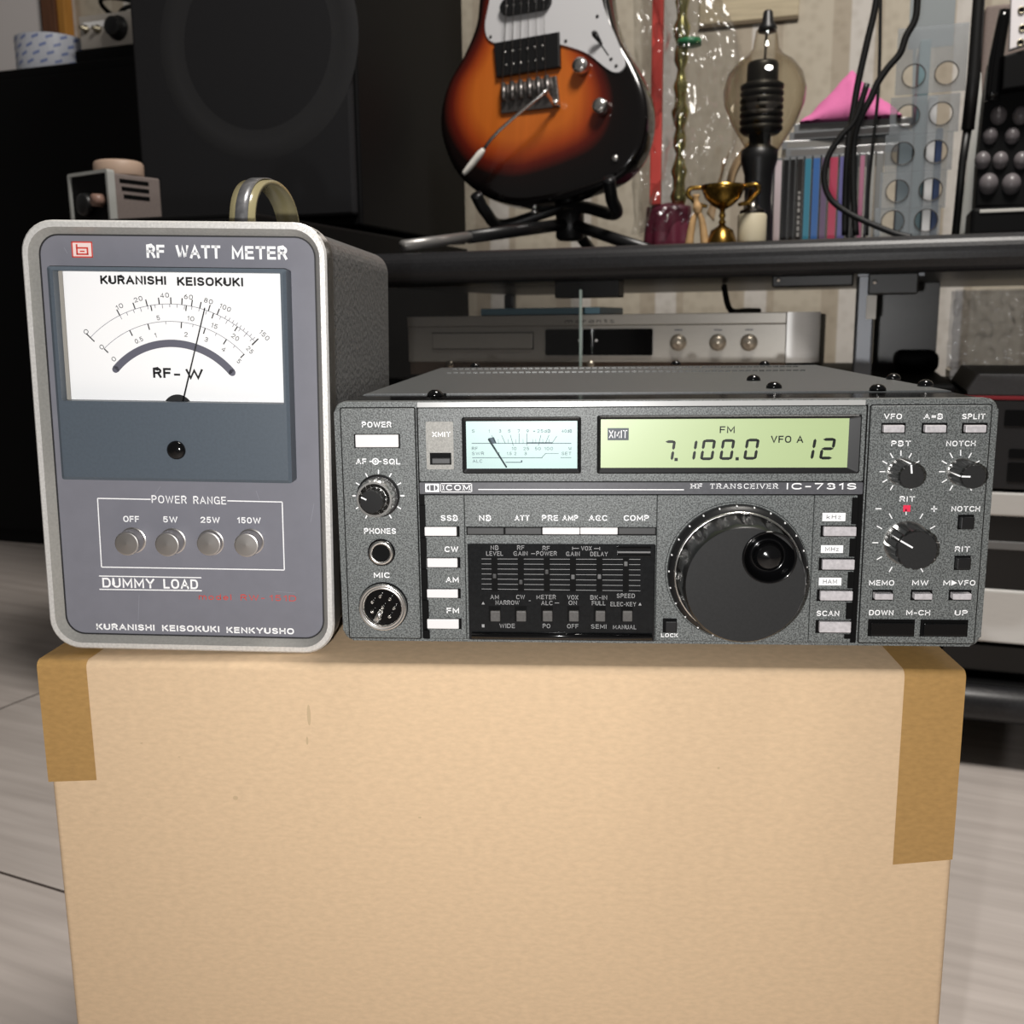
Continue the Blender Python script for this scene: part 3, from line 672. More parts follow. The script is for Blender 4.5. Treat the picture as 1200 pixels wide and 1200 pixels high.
# XMIT plate
xa, xb, za, zc = R(499.5, 531.5, 494, 550, YP)
fp.prism(rrect(xa, xb, za, zc, .0005, 2), YP-.0002, YP+.001, mat('light_grey_paint', (150, 148, 142), .45, n=(1500, .75, 1.2)))
tx('XMIT', 506.5, 528, 509, 6, yy=YP-.0003)
def recess(q, y=None, d=.0004):
    xa, xb, za, zc = R(*q, YP); fp.quad(xa, xb, za, zc, YT if y is None else y, groove)
rects = {}
for q in ((415, 469, 508.5, 525), (497, 538.5, 616.3, 628.8), (500, 539.5, 652.8, 665.3), (500, 540, 689.3, 701), (501, 541, 724.3, 737), (546.5, 769, 617.3, 627.2),
          (961.5, 1004.5, 615.5, 629), (959.3, 1003, 653.5, 668.5), (957, 1000.5, 690.5, 704.5), (955.5, 998.5, 726.5, 742),
          (1032.5, 1061, 495.5, 507.8), (1079.8, 1110, 495.5, 507.8), (1127, 1157, 495.5, 507.8), (1022, 1046, 691, 703.6), (1067, 1092, 691, 703.6), (1111.5, 1138, 691, 703.6),
          (1016.8, 1071.6, 725.5, 745.8), (1078, 1134, 726, 746), (1122, 1141, 603, 620.4), (1118, 1137, 651, 668), (776.5, 793, 724.5, 741.5)):
    recess(q)
recess((504, 529, 530.5, 544.5), YP-.00035)
# black strips painted for the shadow gaps beside the button columns
for x0_, x1_, pairs in ((492.5, 499, ((592, 616), (630, 652), (667, 689), (703, 724), (738, 748))), (997, 1004, ((583, 614), (631, 652), (670, 689), (706, 725), (743, 748)))):
    for a, b_ in pairs:
        s = (a-600)*.035 if x0_ < 600 else -(a-600)*.055
        xa, xb, za, zc = R(x0_+s, x1_+s, a, b_, YP); fp.prism([(xa, za), (xb, za), (xb, zc), (xa, zc)], YT-.0006, 0, groove)
panel = fp.obj('front_panel', tr)
# body behind the panel
f = MB(); f.prism(rrect(.0004, TW-.0004, .0003, TH-.0003, .0036, 4), .006, .040, gloss, 0); f.obj('panel_shell', tr)['label'] = 'glossy black edge behind the front panel'
f = MB(); f.prism(rrect(.002, TW-.002, .001, TH+.0002, .002, 3), .040, .272, lidm)
zl = TH+.0002
hole = mat('vent_dark', (10, 10, 10), .6); rim = mat('vent_rim', (84, 84, 82), .35, .3)
for row, (yr_, pxa, pxb) in enumerate(((437.5, 527, 962), (433, 530, 950))):
    xa, ya = locz(TF, pxa, yr_, zl); xb, yb_ = locz(TF, pxb, yr_, zl)
    n_ = 54
    for i in range(n_):
        x = xa+(xb-xa)*(i+.5*(row % 2))/n_; w = (xb-xa)/n_*.36
        f.prism([(x-w, 0), (x-w*.5, w), (x+w*.5, w), (x+w, 0), (x+w*.5, -w), (x-w*.5, -w)], 0, .0004, hole, T=Matrix.Translation((0, ya, zl+.0003)) @ Matrix.Rotation(PI/2, 4, 'X') @ Matrix.Scale(-1, 4, (0, 1, 0)))
        f.box(x-w, x+w, ya-w*1.5, ya-w*1.05, zl, zl+.0007, rim)
case = f.obj('case', tr)
for px, py in ((510, 465), (883, 446), (907, 455), (1028.5, 458), (1047, 444.5), (1084.5, 452.5), (557, 430.5), (792, 427.5), (896, 428)):
    x, y = locz(TF, px, py, zl)
    f = MB(); r = .0033; f.lathe([(r, 0), (r*.95, .0011), (r*.72, .0021), (r*.38, .0027), (0, .0028)], (x, y, zl), gloss, 'z', 24); f.obj('screw', tr)['label'] = 'black dome-headed screw on the lid'
for x in (.02, TW-.02):
    for y in (.075, .24):
        f = MB(); f.lathe([(.009, -.0105), (.0095, -.009), (.0095, .0012)], (x, y, 0), mat('black_rubber', (22, 22, 22), .7), 'z', 24); f.obj('rubber_foot', tr)
# ---- windows
def window(name, out, inn, yb):
    o = R(*out, YP); i = R(*inn, yb); k = .0011
    f = MB()
    A = rrect(o[0], o[1], o[2], o[3], .0008, 3); B = rrect(o[0]+k*.5, o[1]-k*.5, o[2]+k*.5, o[3]-k*.5, .0007, 3); Cc = rrect(i[0], i[1], i[2], i[3], .0004, 3)
    f.ring(A, B, YP-.0001, YP+.001, satin, yi=YP-.0007); f.ring(B, Cc, YP-.0007, YP+.001, satin, yi=yb)
    return f.obj(name, tr), i
YB = YP-.0001
so, si = window('meter_window', (541.5, 681, 488.5, 555), (546.5, 676.5, 493.5, 549), YB)
so['label'] = 'black bezel around the pale blue needle meter'
fp = MB(); lcdb = mat('meter_card_blue', (158, 190, 186), .38, spec=1.0, emit=.03)
ym = YB-.00005; fp.quad(si[0], si[1], si[2], si[3], ym, lcdb)
mb_ = mat('blue_grey_print', (52, 74, 88), .5); YM = ym-.00006
def mp(cx, cy): return 530+cx/7.06, 470+cy/7.06
def mt(s, c0, c1, cy, h=26, m=None): a = mp(c0, cy); b = mp(c1, cy); tx(s, a[0], b[0], a[1], h/7.06, m or mb_, 0, YM)
def ml(p, q, w=.5, m=None): pline(mp(*p), mp(*q), w, m or mb_, YM)
mt('S', 162, 185, 248); mt('1', 302, 308, 248); mt('3', 386, 405, 248); mt('5', 461, 482, 248); mt('7', 540, 560, 248); mt('9', 613, 633, 248); mt('+', 668, 688, 248); mt('25dB', 702, 812, 248); mt('40dB', 905, 990, 248)
mt('RF', 162, 210, 393); mt('10', 492, 530, 393); mt('25', 588, 635, 393); mt('50', 684, 732, 393); mt('100', 762, 833, 393); mt('W', 962, 988, 393)
mt('SWR', 163, 262, 434); mt('1', 384, 390, 434); mt('1.5', 452, 490, 434); mt('2', 512, 530, 434); mt('3', 596, 616, 434); mt('SET', 905, 985, 434); mt('ALC', 168, 248, 497)
ml((160, 350), (985, 350), .8); ml((615, 345), (830, 345), 1.1); ml((165, 469), (745, 469), .7); ml((740, 468), (772, 434), .6); ml((772, 434), (880, 434), .5); ml((895, 468), (985, 468), .6); ml((440, 507), (570, 507), .9); ml((574, 490), (574, 508), 1.6)
for p, q in (((325, 283), (360, 348)), ((408, 283), (437, 348)), ((480, 280), (505, 370)), ((553, 268), (553, 348)), ((617, 268), (617, 370)), ((733, 282), (712, 370)), ((800, 282), (772, 348)), ((865, 290), (825, 350))): ml(p, q, .55)
for cx in (380, 462, 525, 585, 665, 690, 748, 800): ml((cx, 315), (cx+2, 348), .35)
fp.raw([(*[TF.loc(*mp(*p), YM)[0]], YM, TF.loc(*mp(*p), YM)[1]) for p in ((296, 308), (345, 298), (365, 346), (325, 348))], [(0, 3, 2, 1)], mb_)
card_ = fp.obj('meter_card', so); card_['label'] = 'pale blue printed meter card'
fp = MB(); ml_ = lambda: None
a, b_ = TF.loc(*mp(450, 548), YM), TF.loc(*mp(300, 312), YM)
fp.tube([(a[0], YM-.0004, a[1]), (b_[0], YM-.0004, b_[1])], [.0003, .0004], mat('dark_needle', (48, 60, 66), .4), 6); fp.obj('needle', so)
lo, li = window('display_window', (699.5, 1008.5, 486, 555), (704, 994, 490.8, 548), YB)
lo['label'] = 'black bezel around the lit frequency display'
fp = MB(); fp.quad(li[0], li[1], li[2], li[3], ym, mat('lcd_green', (172, 190, 138), .38, spec=1.0, emit=.03))
YL = ym-.00006; lk = mat('lcd_segment', (22, 26, 24), .35)
def lp(cx, cy): return 690+cx/3.636, 470+cy/3.636
SEG = {'0': 'abcdef', '1': 'bc', '2': 'abged', '7': 'abc'}
def seg7(ch, cx0, cx1, cy0, cy1):
    a = TF.loc(*lp(cx0, cy1), YL); b = TF.loc(*lp(cx1, cy0), YL); x0, z0, x1, z1 = a[0], a[1], b[0], b[1]
    sl = .13*(z1-z0); x1 -= sl; t = (z1-z0)*.135; g = t*.18; zm = (z0+z1)/2
    P = lambda x, z: (x+sl*(z-z0)/(z1-z0), YL, z)
    H = lambda z: [(x0+g, z), (x0+t+g, z-t/2), (x1-t-g, z-t/2), (x1-g, z), (x1-t-g, z+t/2), (x0+t+g, z+t/2)]
    V = lambda x, za, zb_: [(x, za+g), (x+t/2, za+t*.6+g), (x+t/2, zb_-t*.6-g), (x, zb_-g), (x-t/2, zb_-t*.6-g), (x-t/2, za+t*.6+g)]
    S = {'a': H(z1-t/2), 'g': H(zm), 'd': H(z0+t/2), 'f': V(x0+t/2, zm, z1), 'e': V(x0+t/2, z0, zm), 'b': V(x1-t/2, zm, z1), 'c': V(x1-t/2, z0, zm)}
    for s_ in SEG[ch]: fp.raw([P(*p) for p in S[s_]], [tuple(range(6))], lk)
for ch, c0, c1, y0_, y1_ in (('7', 312, 372, 167, 254), ('1', 400, 465, 165, 253), ('0', 473, 543, 163, 252), ('0', 555, 625, 162, 251), ('0', 657, 729, 160, 250), ('1', 905, 972, 158, 250), ('2', 980, 1055, 157, 249)):
    seg7(ch, c0, c1, y0_, y1_)
for cx, cy in ((372, 249), (632, 246)):
    x, z = TF.loc(*lp(cx, cy), YL); q = .0006; fp.quad(x-q, x+q, z-q, z+q, YL, lk)
def lt(s, c0, c1, cy, h, m=None, yy=None): a = lp(c0, cy); b = lp(c1, cy); tx(s, a[0], b[0], a[1], h/3.636, m or lk, 1, YL if yy is None else yy)
lt('FM', 558, 622, 122, 30); lt('VFO', 776, 863, 163, 31); lt('A', 886, 914, 163, 31)
a, b_ = lp(80, 115), lp(170, 167); xa, xb, za, zc = R(a[0], b_[0], a[1], b_[1], YL); fp.quad(xa, xb, za, zc, YL, mat('lcd_flag', (40, 48, 58), .35))
a = lp(86, 141); b_ = lp(164, 141); tx('XMIT', a[0], b_[0], a[1], 9.2, white, 0, YL-.00006, wt=.105)
fp.obj('display', lo)['label'] = 'pale green backlit display reading 7.100.0 and 12'
# ---- buttons
def button(name, q, m, pro, lab=None, bev=.0003):
    xa, xb, za, zc = R(*q, YP-pro); f = MB(); f.box(xa, xb, YP-pro, YP+.0004, za, zc, m, bev, 2); o = f.obj(name, tr)
    if lab: o['label'] = lab
    return o
button('power_button', (416.3, 466.8, 509.7, 524.3), btn, .0012, 'white power button')
button('transmit_switch', (506, 527.5, 537, 543.6), btnd, .0012, 'dark grey slide switch')
for q in ((497.5, 535, 617.8, 628.2), (500.5, 536, 654.5, 665), (500.3, 536.5, 691, 700.8), (500.5, 537.5, 726, 737)): button('mode_button', q, btn, .0014, 'white button')
for a, b_, m_ in ((547.4, 590.5, btnd), (591.8, 634.6, btnd), (635.6, 679.4, btn), (679.9, 724, btn), (724.8, 768.3, btnd)): button('function_button', (a, b_, 618.6, 626.4), m_, .0008 if m_ is btnd else .0013, 'white button' if m_ is btn else 'button coloured dark, outside the flash glare')  # all pale alike; the lower ones coloured dark for lack of flash glare
for q in ((965.5, 1003.8, 617.7, 628.4), (964, 1001.7, 656, 667.8), (961.5, 999.6, 693, 704), (960.5, 997.5, 729, 741.6)): button('band_button', q, btnc, .0018, 'pearl grey button')
for q in ((1036, 1060.3, 498.5, 507), (1084.5, 1109.3, 498.5, 507), (1132, 1156.3, 498.5, 507)): button('memory_button', q, btnc, .0024, 'clear grey button')
for q in ((1025.5, 1047, 696, 703), (1072, 1093, 696, 703), (1117, 1139, 696, 703)): button('memory_button', q, btnc, .003, 'clear grey button')
for q in ((1021, 1070.8, 730, 745), (1083, 1133, 731, 745.5)): button('channel_button', q, gloss, .0013)
for q in ((1126.5, 1141.7, 606.5, 620.3), (1122, 1137.7, 654.5, 667.6)): button('push_switch', q, satin, .0028)
button('lock_button', (780, 793.2, 728.5, 741.2), satin, .002)
# ---- knobs
def flute(n, depth, w=.35):
    return lambda a, i: 1-depth*max(0, math.cos(n*a)-w)/(1-w)
f = MB(); cx, cz = TF.loc(443.7, 580.8, YP); k = TF.k(443, 580, YP)
f.lathe([(25*k, 0), (25*k, .0012), (23*k, .0016)], (cx, YP, cz), satin, n=48, smooth=False)
f.lathe([(22.5*k, .0012), (22*k, .0075), (20.2*k, .0085), (19.2*k, .0085), (18*k, .0085), (13.5*k, .0070)], (cx, YP, cz), chrome, n=48, mod=lambda a, i: 1-(.05*max(0, math.cos(18*a)) if i < 2 else 0), smooth=False)
o = f.obj('volume_knob', tr); o['label'] = 'chrome ringed double knob'
f = MB(); f.lathe([(13.4*k, .006), (13.2*k, .0125), (12.4*k, .0138), (0, .0138)], (cx, YP, cz), knobm, n=48, mod=lambda a, i: flute(14, .06)(a, i) if i < 2 else 1, smooth=False)
a = math.radians(155); q = lambda r: (cx+r*k*math.cos(a), cz+r*k*math.sin(a)); f.line(q(6), q(12.4), 1.6*k, YP-.0139, white); f.obj('inner_knob', o)['label'] = 'black inner knob with white pointer'
def knob(px, py, rb, pro, ang_, name='knob', skirt=None):
    cx, cz = TF.loc(px, py, YP); k = TF.k(px, py, YP); f = MB()
    f.lathe([((skirt or rb*1.06)*k, 0), ((skirt or rb*1.06)*k, .0008)], (cx, YP, cz), chrome if not skirt else satin, n=48, smooth=False)
    f.lathe([(rb*k, .0008), (rb*.97*k, pro*.35), (rb*.95*k, pro-.0012), (rb*.90*k, pro-.0002), (rb*.86*k, pro)], (cx, YP, cz), knobm, n=72, mod=lambda a, i: flute(14, .075, .2)(a, i) if i < 4 else 1, smooth=False)
    f.disc((cx, cz), rb*.86*k, YP-pro-.00003, knobf, 72)
    a = math.radians(ang_); P = lambda r: (cx+r*k*math.cos(a), cz+r*k*math.sin(a))
    f.line(P(rb*.25), P(rb*.9), 1.9*k, YP-pro-.0001, white)
    p0_, p1_ = P(rb*.985), P(rb*.965)
    f.tube([(p0_[0], YP-.0012, p0_[1]), (p1_[0], YP-pro+.0004, p1_[1])], .8*k, white, 6)
    f.obj(name, tr)['label'] = 'black fluted knob with white pointer'
knob(1055.8, 552.7, 15.6, .0125, 97); knob(1125.8, 552.7, 15.6, .0125, 178); knob(1061.8, 636, 25.5, .0128, 150, 'tuning_offset_knob')
# ---- jacks
f = MB(); cx, cz = TF.loc(447.2, 647.3, YP)
f.lathe([(16.3*k, .0002), (16*k, .0006), (14.4*k, .0006)], (cx, YP, cz), gloss, n=40, cap=False)
f.lathe([(14.4*k, .0004), (14*k, .0016), (11*k, .0018), (10.2*k, .0012), (10*k, .0003)], (cx, YP, cz), chrome, n=40, cap=False); f.disc((cx, cz), 10.2*k, YP-.0002, groove)
f.obj('phones_jack', tr)['label'] = 'chrome ringed headphone socket'
f = MB(); cx, cz = TF.loc(449.5, 710.3, YP)
f.lathe([(29.6*k, .0002), (29.4*k, .0008), (28.4*k, .0014)], (cx, YP, cz), gloss, n=48, cap=False)
f.lathe([(28.4*k, .0006), (28.2*k, .0022), (26.4*k, .0028), (25.4*k, .0022), (24*k, .0026), (22.8*k, .0026), (21.6*k, .0004)], (cx, YP, cz), chrome, n=48, cap=False); f.disc((cx, cz), 21.8*k, YP-.0003, gloss, 40)
for i in range(7):
    a = math.radians(100+i*51.4); r = 13.5*k
    f.lathe([(2.2*k, .0003), (2.2*k, .0024), (1*k, .003), (0, .0031)], (cx+r*math.cos(a), YP, cz+r*math.sin(a)), chrome, n=12)
f.lathe([(2.2*k, .0003), (2.2*k, .0024), (1*k, .003), (0, .0031)], (cx, YP, cz), chrome, n=12)
a = math.radians(243); f.tube([(cx+4*k*math.cos(a), YP-.001, cz+4*k*math.sin(a)), (cx+20*k*math.cos(a), YP-.001, cz+20*k*math.sin(a))], [3*k, 4.4*k], chrome, 10)
f.obj('microphone_socket', tr)['label'] = 'chrome round multi-pin socket'
# ---- slider panel
xa, xb, za, zc = R(549, 767.3, 637, 750, YP)
fp = MB(); smoke = mat('smoked_gloss_black', (24, 25, 26), .16, n=(900, .8, 1.2))
fp.prism(rrect(xa, xb, za, zc, .0006, 2), YP-.0012, YP+.0004, smoke, .0005, 2); YD = YP-.00128
def sp5(cx, cy): return 540+cx/5, 590+cy/5
def dt(s, cx, cy, w, h=26, m=None): a = sp5(cx-w/2, cy); b = sp5(cx+w/2, cy); tx(s, a[0], b[0], a[1], h/5, m or tgrey, 0, YD)
for i in range(7): pline(sp5(122, 325+i*29.3), sp5(1052, 327.5+i*30.8), .5, tgrey, YD)
SX = (198, 352, 504, 657, 812, 967)
for cx in SX: q = sp5(cx-18, 316); q2 = sp5(cx+18, 516); v = R(q[0], q2[0], q[1], q2[1], YD); fp.quad(*v, YD-.00008, groove)
for s_, cx, cy, wd in (('NB', 198, 259, 46), ('LEVEL', 198, 293, 98), ('RF', 351, 259, 42), ('GAIN', 350, 293, 82), ('RF', 500, 262, 42), ('POWER', 502, 293, 120), ('VOX', 736, 263, 62), ('GAIN', 657, 295, 80), ('DELAY', 810, 296, 102),
                       ('AM', 198, 548, 50), ('CW', 350, 548, 50), ('NARROW', 274, 581, 140), ('METER', 500, 548, 112), ('ALC', 504, 583, 66), ('VOX', 656, 550, 64), ('ON', 656, 582, 48), ('BK-IN', 808, 551, 98), ('FULL', 808, 584, 80), ('SPEED', 967, 541, 106), ('ELEC-KEY', 952, 590, 150),
                       ('WIDE', 272, 717, 90), ('PO', 502, 718, 44), ('OFF', 656, 719, 66), ('SEMI', 808, 721, 90), ('MANUAL', 960, 724, 136)): dt(s_, cx, cy, wd)
for a, b_ in (((655, 263), (692, 263)), ((655, 254), (655, 272)), ((780, 264), (814, 264)), ((814, 255), (814, 273)), ((412, 294), (436, 294)), ((398, 570), (410, 570)), ((550, 583), (576, 583))): pline(sp5(*a), sp5(*b_), .7, tgrey, YD)
for cx, cy in ((131, 584), (1050, 590)):
    a = TF.loc(*sp5(cx, cy), YD); fp.raw([(a[0]-.0006, YD, a[1]-.0005), (a[0]+.0006, YD, a[1]-.0005), (a[0], YD, a[1]+.0006)], [(0, 1, 2)], tgrey)
a = TF.loc(*sp5(131, 717), YD); fp.quad(a[0]-.0005, a[0]+.0005, a[1]-.0006, a[1]+.0006, YD, tgrey)
for cx in SX: pass
v = R(*[sp5(916, 0)[0], sp5(1112, 0)[0]], sp5(0, 246)[1], sp5(0, 308)[1], YD); fp.box(v[0], v[1], YD-.0006, YD, v[2], v[2]+.0007, gloss, .0002); fp.box(v[0], v[1], YD-.0006, YD, v[2]+.0012, v[2]+.0019, mat('grey_bar', (120, 120, 120), .3), .0002); fp.box(v[0], v[1], YD-.0006, YD, v[2]+.0028, v[2]+.0038, gloss, .0002)
xs0, _ = TF.loc(553, 742, YD); xs1, _ = TF.loc(764, 742, YD)
fp.tube([(xs0, YD-.0004, za+.0021), (xs1, YD-.0004, za+.0021)], .0013, gloss, 12)
so2 = fp.obj('slider_panel', tr); so2['label'] = 'glossy black panel of slide controls'
knb = mat('slider_knob_grey', (96, 96, 96), .4)
for cx, cy in zip(SX, (425, 460, 400, 430, 428, 353)):
    a = TF.loc(*sp5(cx, cy), YD-.0004); f = MB(); f.box(a[0]-.0007, a[0]+.0007, YD-.0009, YD, a[1]-.0009, a[1]+.0009, knb if cy in (430, 428, 353) else btnd, .0003, 2); f.obj('slider', so2)
for cx in (200, 352, 506, 660, 815, 974):
    q, q2 = sp5(cx-36, 602), sp5(cx+34, 690); v = R(q[0], q2[0], q[1], q2[1], YD); f = MB(); f.quad(*v, YD-.0001, groove)
    v = R(q[0]+2, q2[0]-.5, q[1]+5.5, q2[1], YD-.001); f.box(v[0], v[1], YD-.0016, YD, v[2], v[3], mat('toggle_grey', (84, 82, 80), .4, n=(900, .85, 1.15)), .0003, 2); f.obj('toggle_switch', so2)
# ---- main dial
cx, cz = TF.loc(862.8, 669.5, YP); k = TF.k(862, 669, YP)
f = MB(); f.disc((cx, cz), 84*k, YP-.00012, groove, 64, r0=83.4*k)
f.lathe([(81.5*k, .0002), (81.5*k, .002), (80*k, .0035), (75*k, .0046)], (cx, YP, cz), satin, n=96, smooth=True, cap=False)
f.lathe([(75*k, .0045), (74*k, .0055), (72.4*k, .0055), (71.6*k, .0045)], (cx, YP, cz), chrome, n=96, cap=False)
for i in range(25):
    a = 2*PI*i/25+.1; r = 80.2*k; f.lathe([(1.15*k, .0024), (.9*k, .0037), (0, .0039)], (cx+r*math.cos(a), YP, cz+r*math.sin(a)), white, n=10)
dsk = f.obj('dial_skirt', tr); dsk['label'] = 'black dial ring with white dots and a bright edge'
f = MB(); PR = .0205; S_ = lambda a, i: (1-.075*max(0, math.cos(16*a+.6)-.0)) if 1 <= i <= 3 else 1
DC = [901.7, 653.3]; ux, uz = TF.loc(901.7, 653.3, YP-PR); ux -= cx; uz -= cz; ur = math.hypot(ux, uz); ua = math.atan2(uz, ux)
kf = TF.k(872, 684, YP-PR); dr = 32*kf
f.lathe([(72*k, .0045), (71*k, .007), (70.4*k, .014), (69.8*k, .0172), (68.6*k, .0188), (67*k, .0200), (66*k, PR)], (cx, YP, cz), knobm, n=160, mod=S_, smooth=True, cap=False)
# face with a round hole for the finger dimple
N_ = 96; outer, inner = [], []
for i in range(N_):
    a = ua+2*PI*i/N_; inner.append((cx+ux+dr*math.cos(a), cz+uz+dr*math.sin(a)))
    dxv, dzv = math.cos(a), math.sin(a); bq = ux*dxv+uz*dzv; cq = ur*ur-(66*k)**2; t = -bq+math.sqrt(bq*bq-cq)
    outer.append((cx+ux+dxv*t, cz+uz+dzv*t))
f.raw([(p[0], YP-PR, p[1]) for p in outer]+[(p[0], YP-PR, p[1]) for p in inner], [(i, (i+1) % N_, N_+(i+1) % N_, N_+i) for i in range(N_)], knobf)
f.raw([(p[0], YP-PR-.00005, p[1]) for p in [(cx+.02*0, cz)]], [], knobf)
dial = f.obj('tuning_dial', dsk); dial['label'] = 'large black scalloped tuning dial'
f = MB(); dc = (cx+ux, YP-PR, cz+uz)
f.lathe([(dr*1.0, .0), (dr*.985, .0007), (dr*.94, .0008), (dr*.9, .0), (dr*.8, -.0022), (dr*.68, -.0036), (dr*.56, -.0042), (dr*.56, -.003), (dr*.52, -.0008), (dr*.44, .0004), (dr*.28, .0012), (0, .0016)], dc, gloss, n=64, cap=False)
f.obj('finger_dimple', dial)['label'] = 'glossy black finger cup'
# ------------------------------------------------------------------ rack and hi-fi units
rackm = mat('rack_black', (34, 34, 36), .38, n=(420, .7, 1.25), bump=(500, .25, .0004))
matte = mat('matte_black', (10, 10, 11), .6, spec=.15)
silver = mat('brushed_silver', (190, 186, 178), .36, .3, n=(60, .95, 1.03), stretch=(1, 1, 30))
silver2 = mat('bright_silver', (226, 225, 222), .34, .2, n=(60, .96, 1.03), stretch=(1, 1, 30))
glass = clear('smoked_glass', (226, 226, 226), (120, 126, 124), .02)
def rloc(px, py, y): return ROOM.loc(px, py, y)
rack = thing('media_rack', 'low black rack with glass door holding hi-fi units, behind the cardboard box', 'rack', ROOM)
XR = 1.0; SB, ST = .4795, SHELF
f = MB(); b = bmesh.new(); bmesh.ops.create_cube(b, size=1)
for v in b.verts: v.co = Vector((.365+v.co.x*1.27, .25+v.co.y*.56, (SB+ST)/2+v.co.z*(ST-SB)))
bmesh.ops.bevel(b, geom=[e for e in b.edges if abs(e.verts[0].co.y+.03) < 1e-4 and abs(e.verts[1].co.y+.03) < 1e-4 and abs(e.verts[0].co.z-e.verts[1].co.z) < 1e-4], offset=.0155, segments=6, profile=.5, affect='EDGES')
f.merge(b, rackm, False); f.obj('top_shelf', rack)
f = MB(); f.box(-.27, .348, 0, .5, .360, .375, matte, .003); f.obj('middle_shelf', rack)
f = MB(); f.box(-.27, XR, .0, .5, .052, .082, matte, .003); f.tube([(-.27, -.012, .066), (XR, -.012, .066)], .0175, rackm, 20); f.obj('bottom_shelf', rack)
for x in (-.262, .262):
    for y in (.012, .48):
        f = MB(); f.box(x-.008, x+.008, y-.008, y+.008, 0, SB, mat('post_grey', (92, 94, 98), .35, .5), .003); f.obj('post', rack)
for y in (.03, .46):
    f = MB(); f.box(XR-.02, XR-.005, y-.008, y+.008, 0, SB, mat('post_grey', (92, 94, 98)), .003); f.obj('post', rack)
xa, xb = rloc(1003, 370, -.002)[0], rloc(1014, 370, -.002)[0]; z0, z1 = rloc(1015, 424, -.002)[1], SB
f = MB(); f.box(xa, xb+.008, -.004, .0035, z0-.03, z1, mat('post_grey', (92, 94, 98)), .002)
f.box(rloc(1015, 360, -.004)[0], rloc(1027, 360, -.004)[0], -.0065, -.003, rloc(1020, 374, -.004)[1], rloc(1020, 346, -.004)[1], mat('light_plate', (190, 188, 182), .4), .0005)
for q in ((1005, 1031, 317, 324), (1051, 1084, 316, 324)):
    r = ROOM.rect(*q, -.006); f.box(r[0], r[1], -.008, -.002, r[2], max(r[3], SB), mat('post_grey', (92, 94, 98)), .0006)
f.obj('front_bracket', rack)['label'] = 'grey metal bracket under the shelf'
for q in ((651, 726, 320, 349), (905, 1000, 322, 336), (1017, 1076, 325, 345)):
    r = ROOM.rect(*q, -.01); f = MB(); f.box(r[0], r[1], -.014, .012, r[2], SB+.0005, satin, .0015)
    f.lathe([(.0022, 0), (.0018, .0012), (0, .0014)], (r[0]+.006 if q[0] > 900 else r[1]-.008, -.014, r[3]-.004), chrome, n=12)
    f.obj('hinge_clip', rack)
xd0, xd1 = -.262, rloc(680, 400, -.02)[0]
f = MB(); f.box(xd0, xd1, -.024, -.020, .378, .476, glass, .0006); gd = f.obj('glass_door', rack); gd['label'] = 'tinted glass door with a bright edge'
f = MB(); f.box(xd1, xd1+.0022, -.0242, -.0198, .378, .470, mat('glass_edge', (150, 165, 160), .15, spec=.8), .0003); f.obj('door_edge', gd)
f = MB(); f.box(rloc(1024, 380, .30)[0], rloc(1099, 380, .30)[0], .30, .304, .3752, SB, mat('smoked_panel', (58, 56, 53), .3, n=(30, .75, 1.3)), .0006); f.obj('back_panel', rack)
# CD player
PF = ROOM.at(0, 0, .3753)
pl_ = thing('disc_player', 'silver disc player with black display and three round buttons in the rack', 'hi-fi', PF)
zb, zt = PF.loc(700, 424.5, 0)[1], PF.loc(700, 368.5, 0)[1]; xe = PF.loc(921, 395, 0)[0]; xq = PF.loc(960, 395, .02)[0]
f = MB(); f.box(-.216, xq-.004, .024, .31, .006, zt-.001, matte, .002); f.obj('body', pl_)
f = MB(); zs = PF.loc(700, 381, 0)[1]
f.box(-.220, xe, .0, .024, zs, zt, silver, .0008); f.box(-.220, xe, .0015, .024, zb, zs-.0004, silver, .0006)
f.box(-.220, xe, .005, .024, .006, zb-.0005, mat('bronze_strip', (128, 112, 100), .4, .4), .0006); f.obj('faceplate', pl_)
f = MB(); prof = [(xe+.0006, .0), *[(xe+.0006+(xq-xe)*math.sin(a), .0+.026*(1-math.cos(a))) for a in [i*PI/2/12 for i in range(1, 13)]], (xe+.0006, .026)]
n_ = len(prof); f.raw([(p[0], p[1], zb) for p in prof]+[(p[0], p[1], zt) for p in prof], [(i, i+1, n_+i+1, n_+i) for i in range(n_-2)], silver2, True); f.raw([(p[0], p[1], zb) for p in prof]+[(p[0], p[1], zt) for p in prof], [tuple(range(n_))[::-1], tuple(n_+i for i in range(n_))], silver2); f.obj('corner_cap', pl_)['label'] = 'bright rounded silver end'
r = PF.rect(507, 624, 390.5, 408.5, 0); f = MB(); f.box(r[0]-.0008, r[1]+.0008, .0008, .003, r[2]-.0008, r[3]+.0008, matte); f.box(r[0], r[1], -.001, .003, r[2], r[3], silver, .0005); f.obj('disc_tray', pl_)
r = PF.rect(639, 765, 385.5, 416.5, 0); f = MB(); f.prism(rrect(*r, .002, 3), -.0004, .003, gloss)
for px in (679, 699): x, z = PF.loc(px, 399, 0); f.disc((x, z), .0013, -.0006, white, 10)
f.obj('display', pl_)
for px in (794.5, 841, 877.5):
    x, z = PF.loc(px, 401.5, 0); f = MB(); f.lathe([(.0086, 0), (.0086, .001), (.0074, .001), (.0070, .0045), (.0052, .0062), (0, .0066)], (x, .0015, z), mat('warm_silver', (186, 176, 160), .3, .8), n=28); f.obj('button', pl_)
    f = MB(); f.box(x-.004, x+.004, .0009, .0016, z+.0122, z+.0132, pgrey); f.obj('button_caption', pl_)
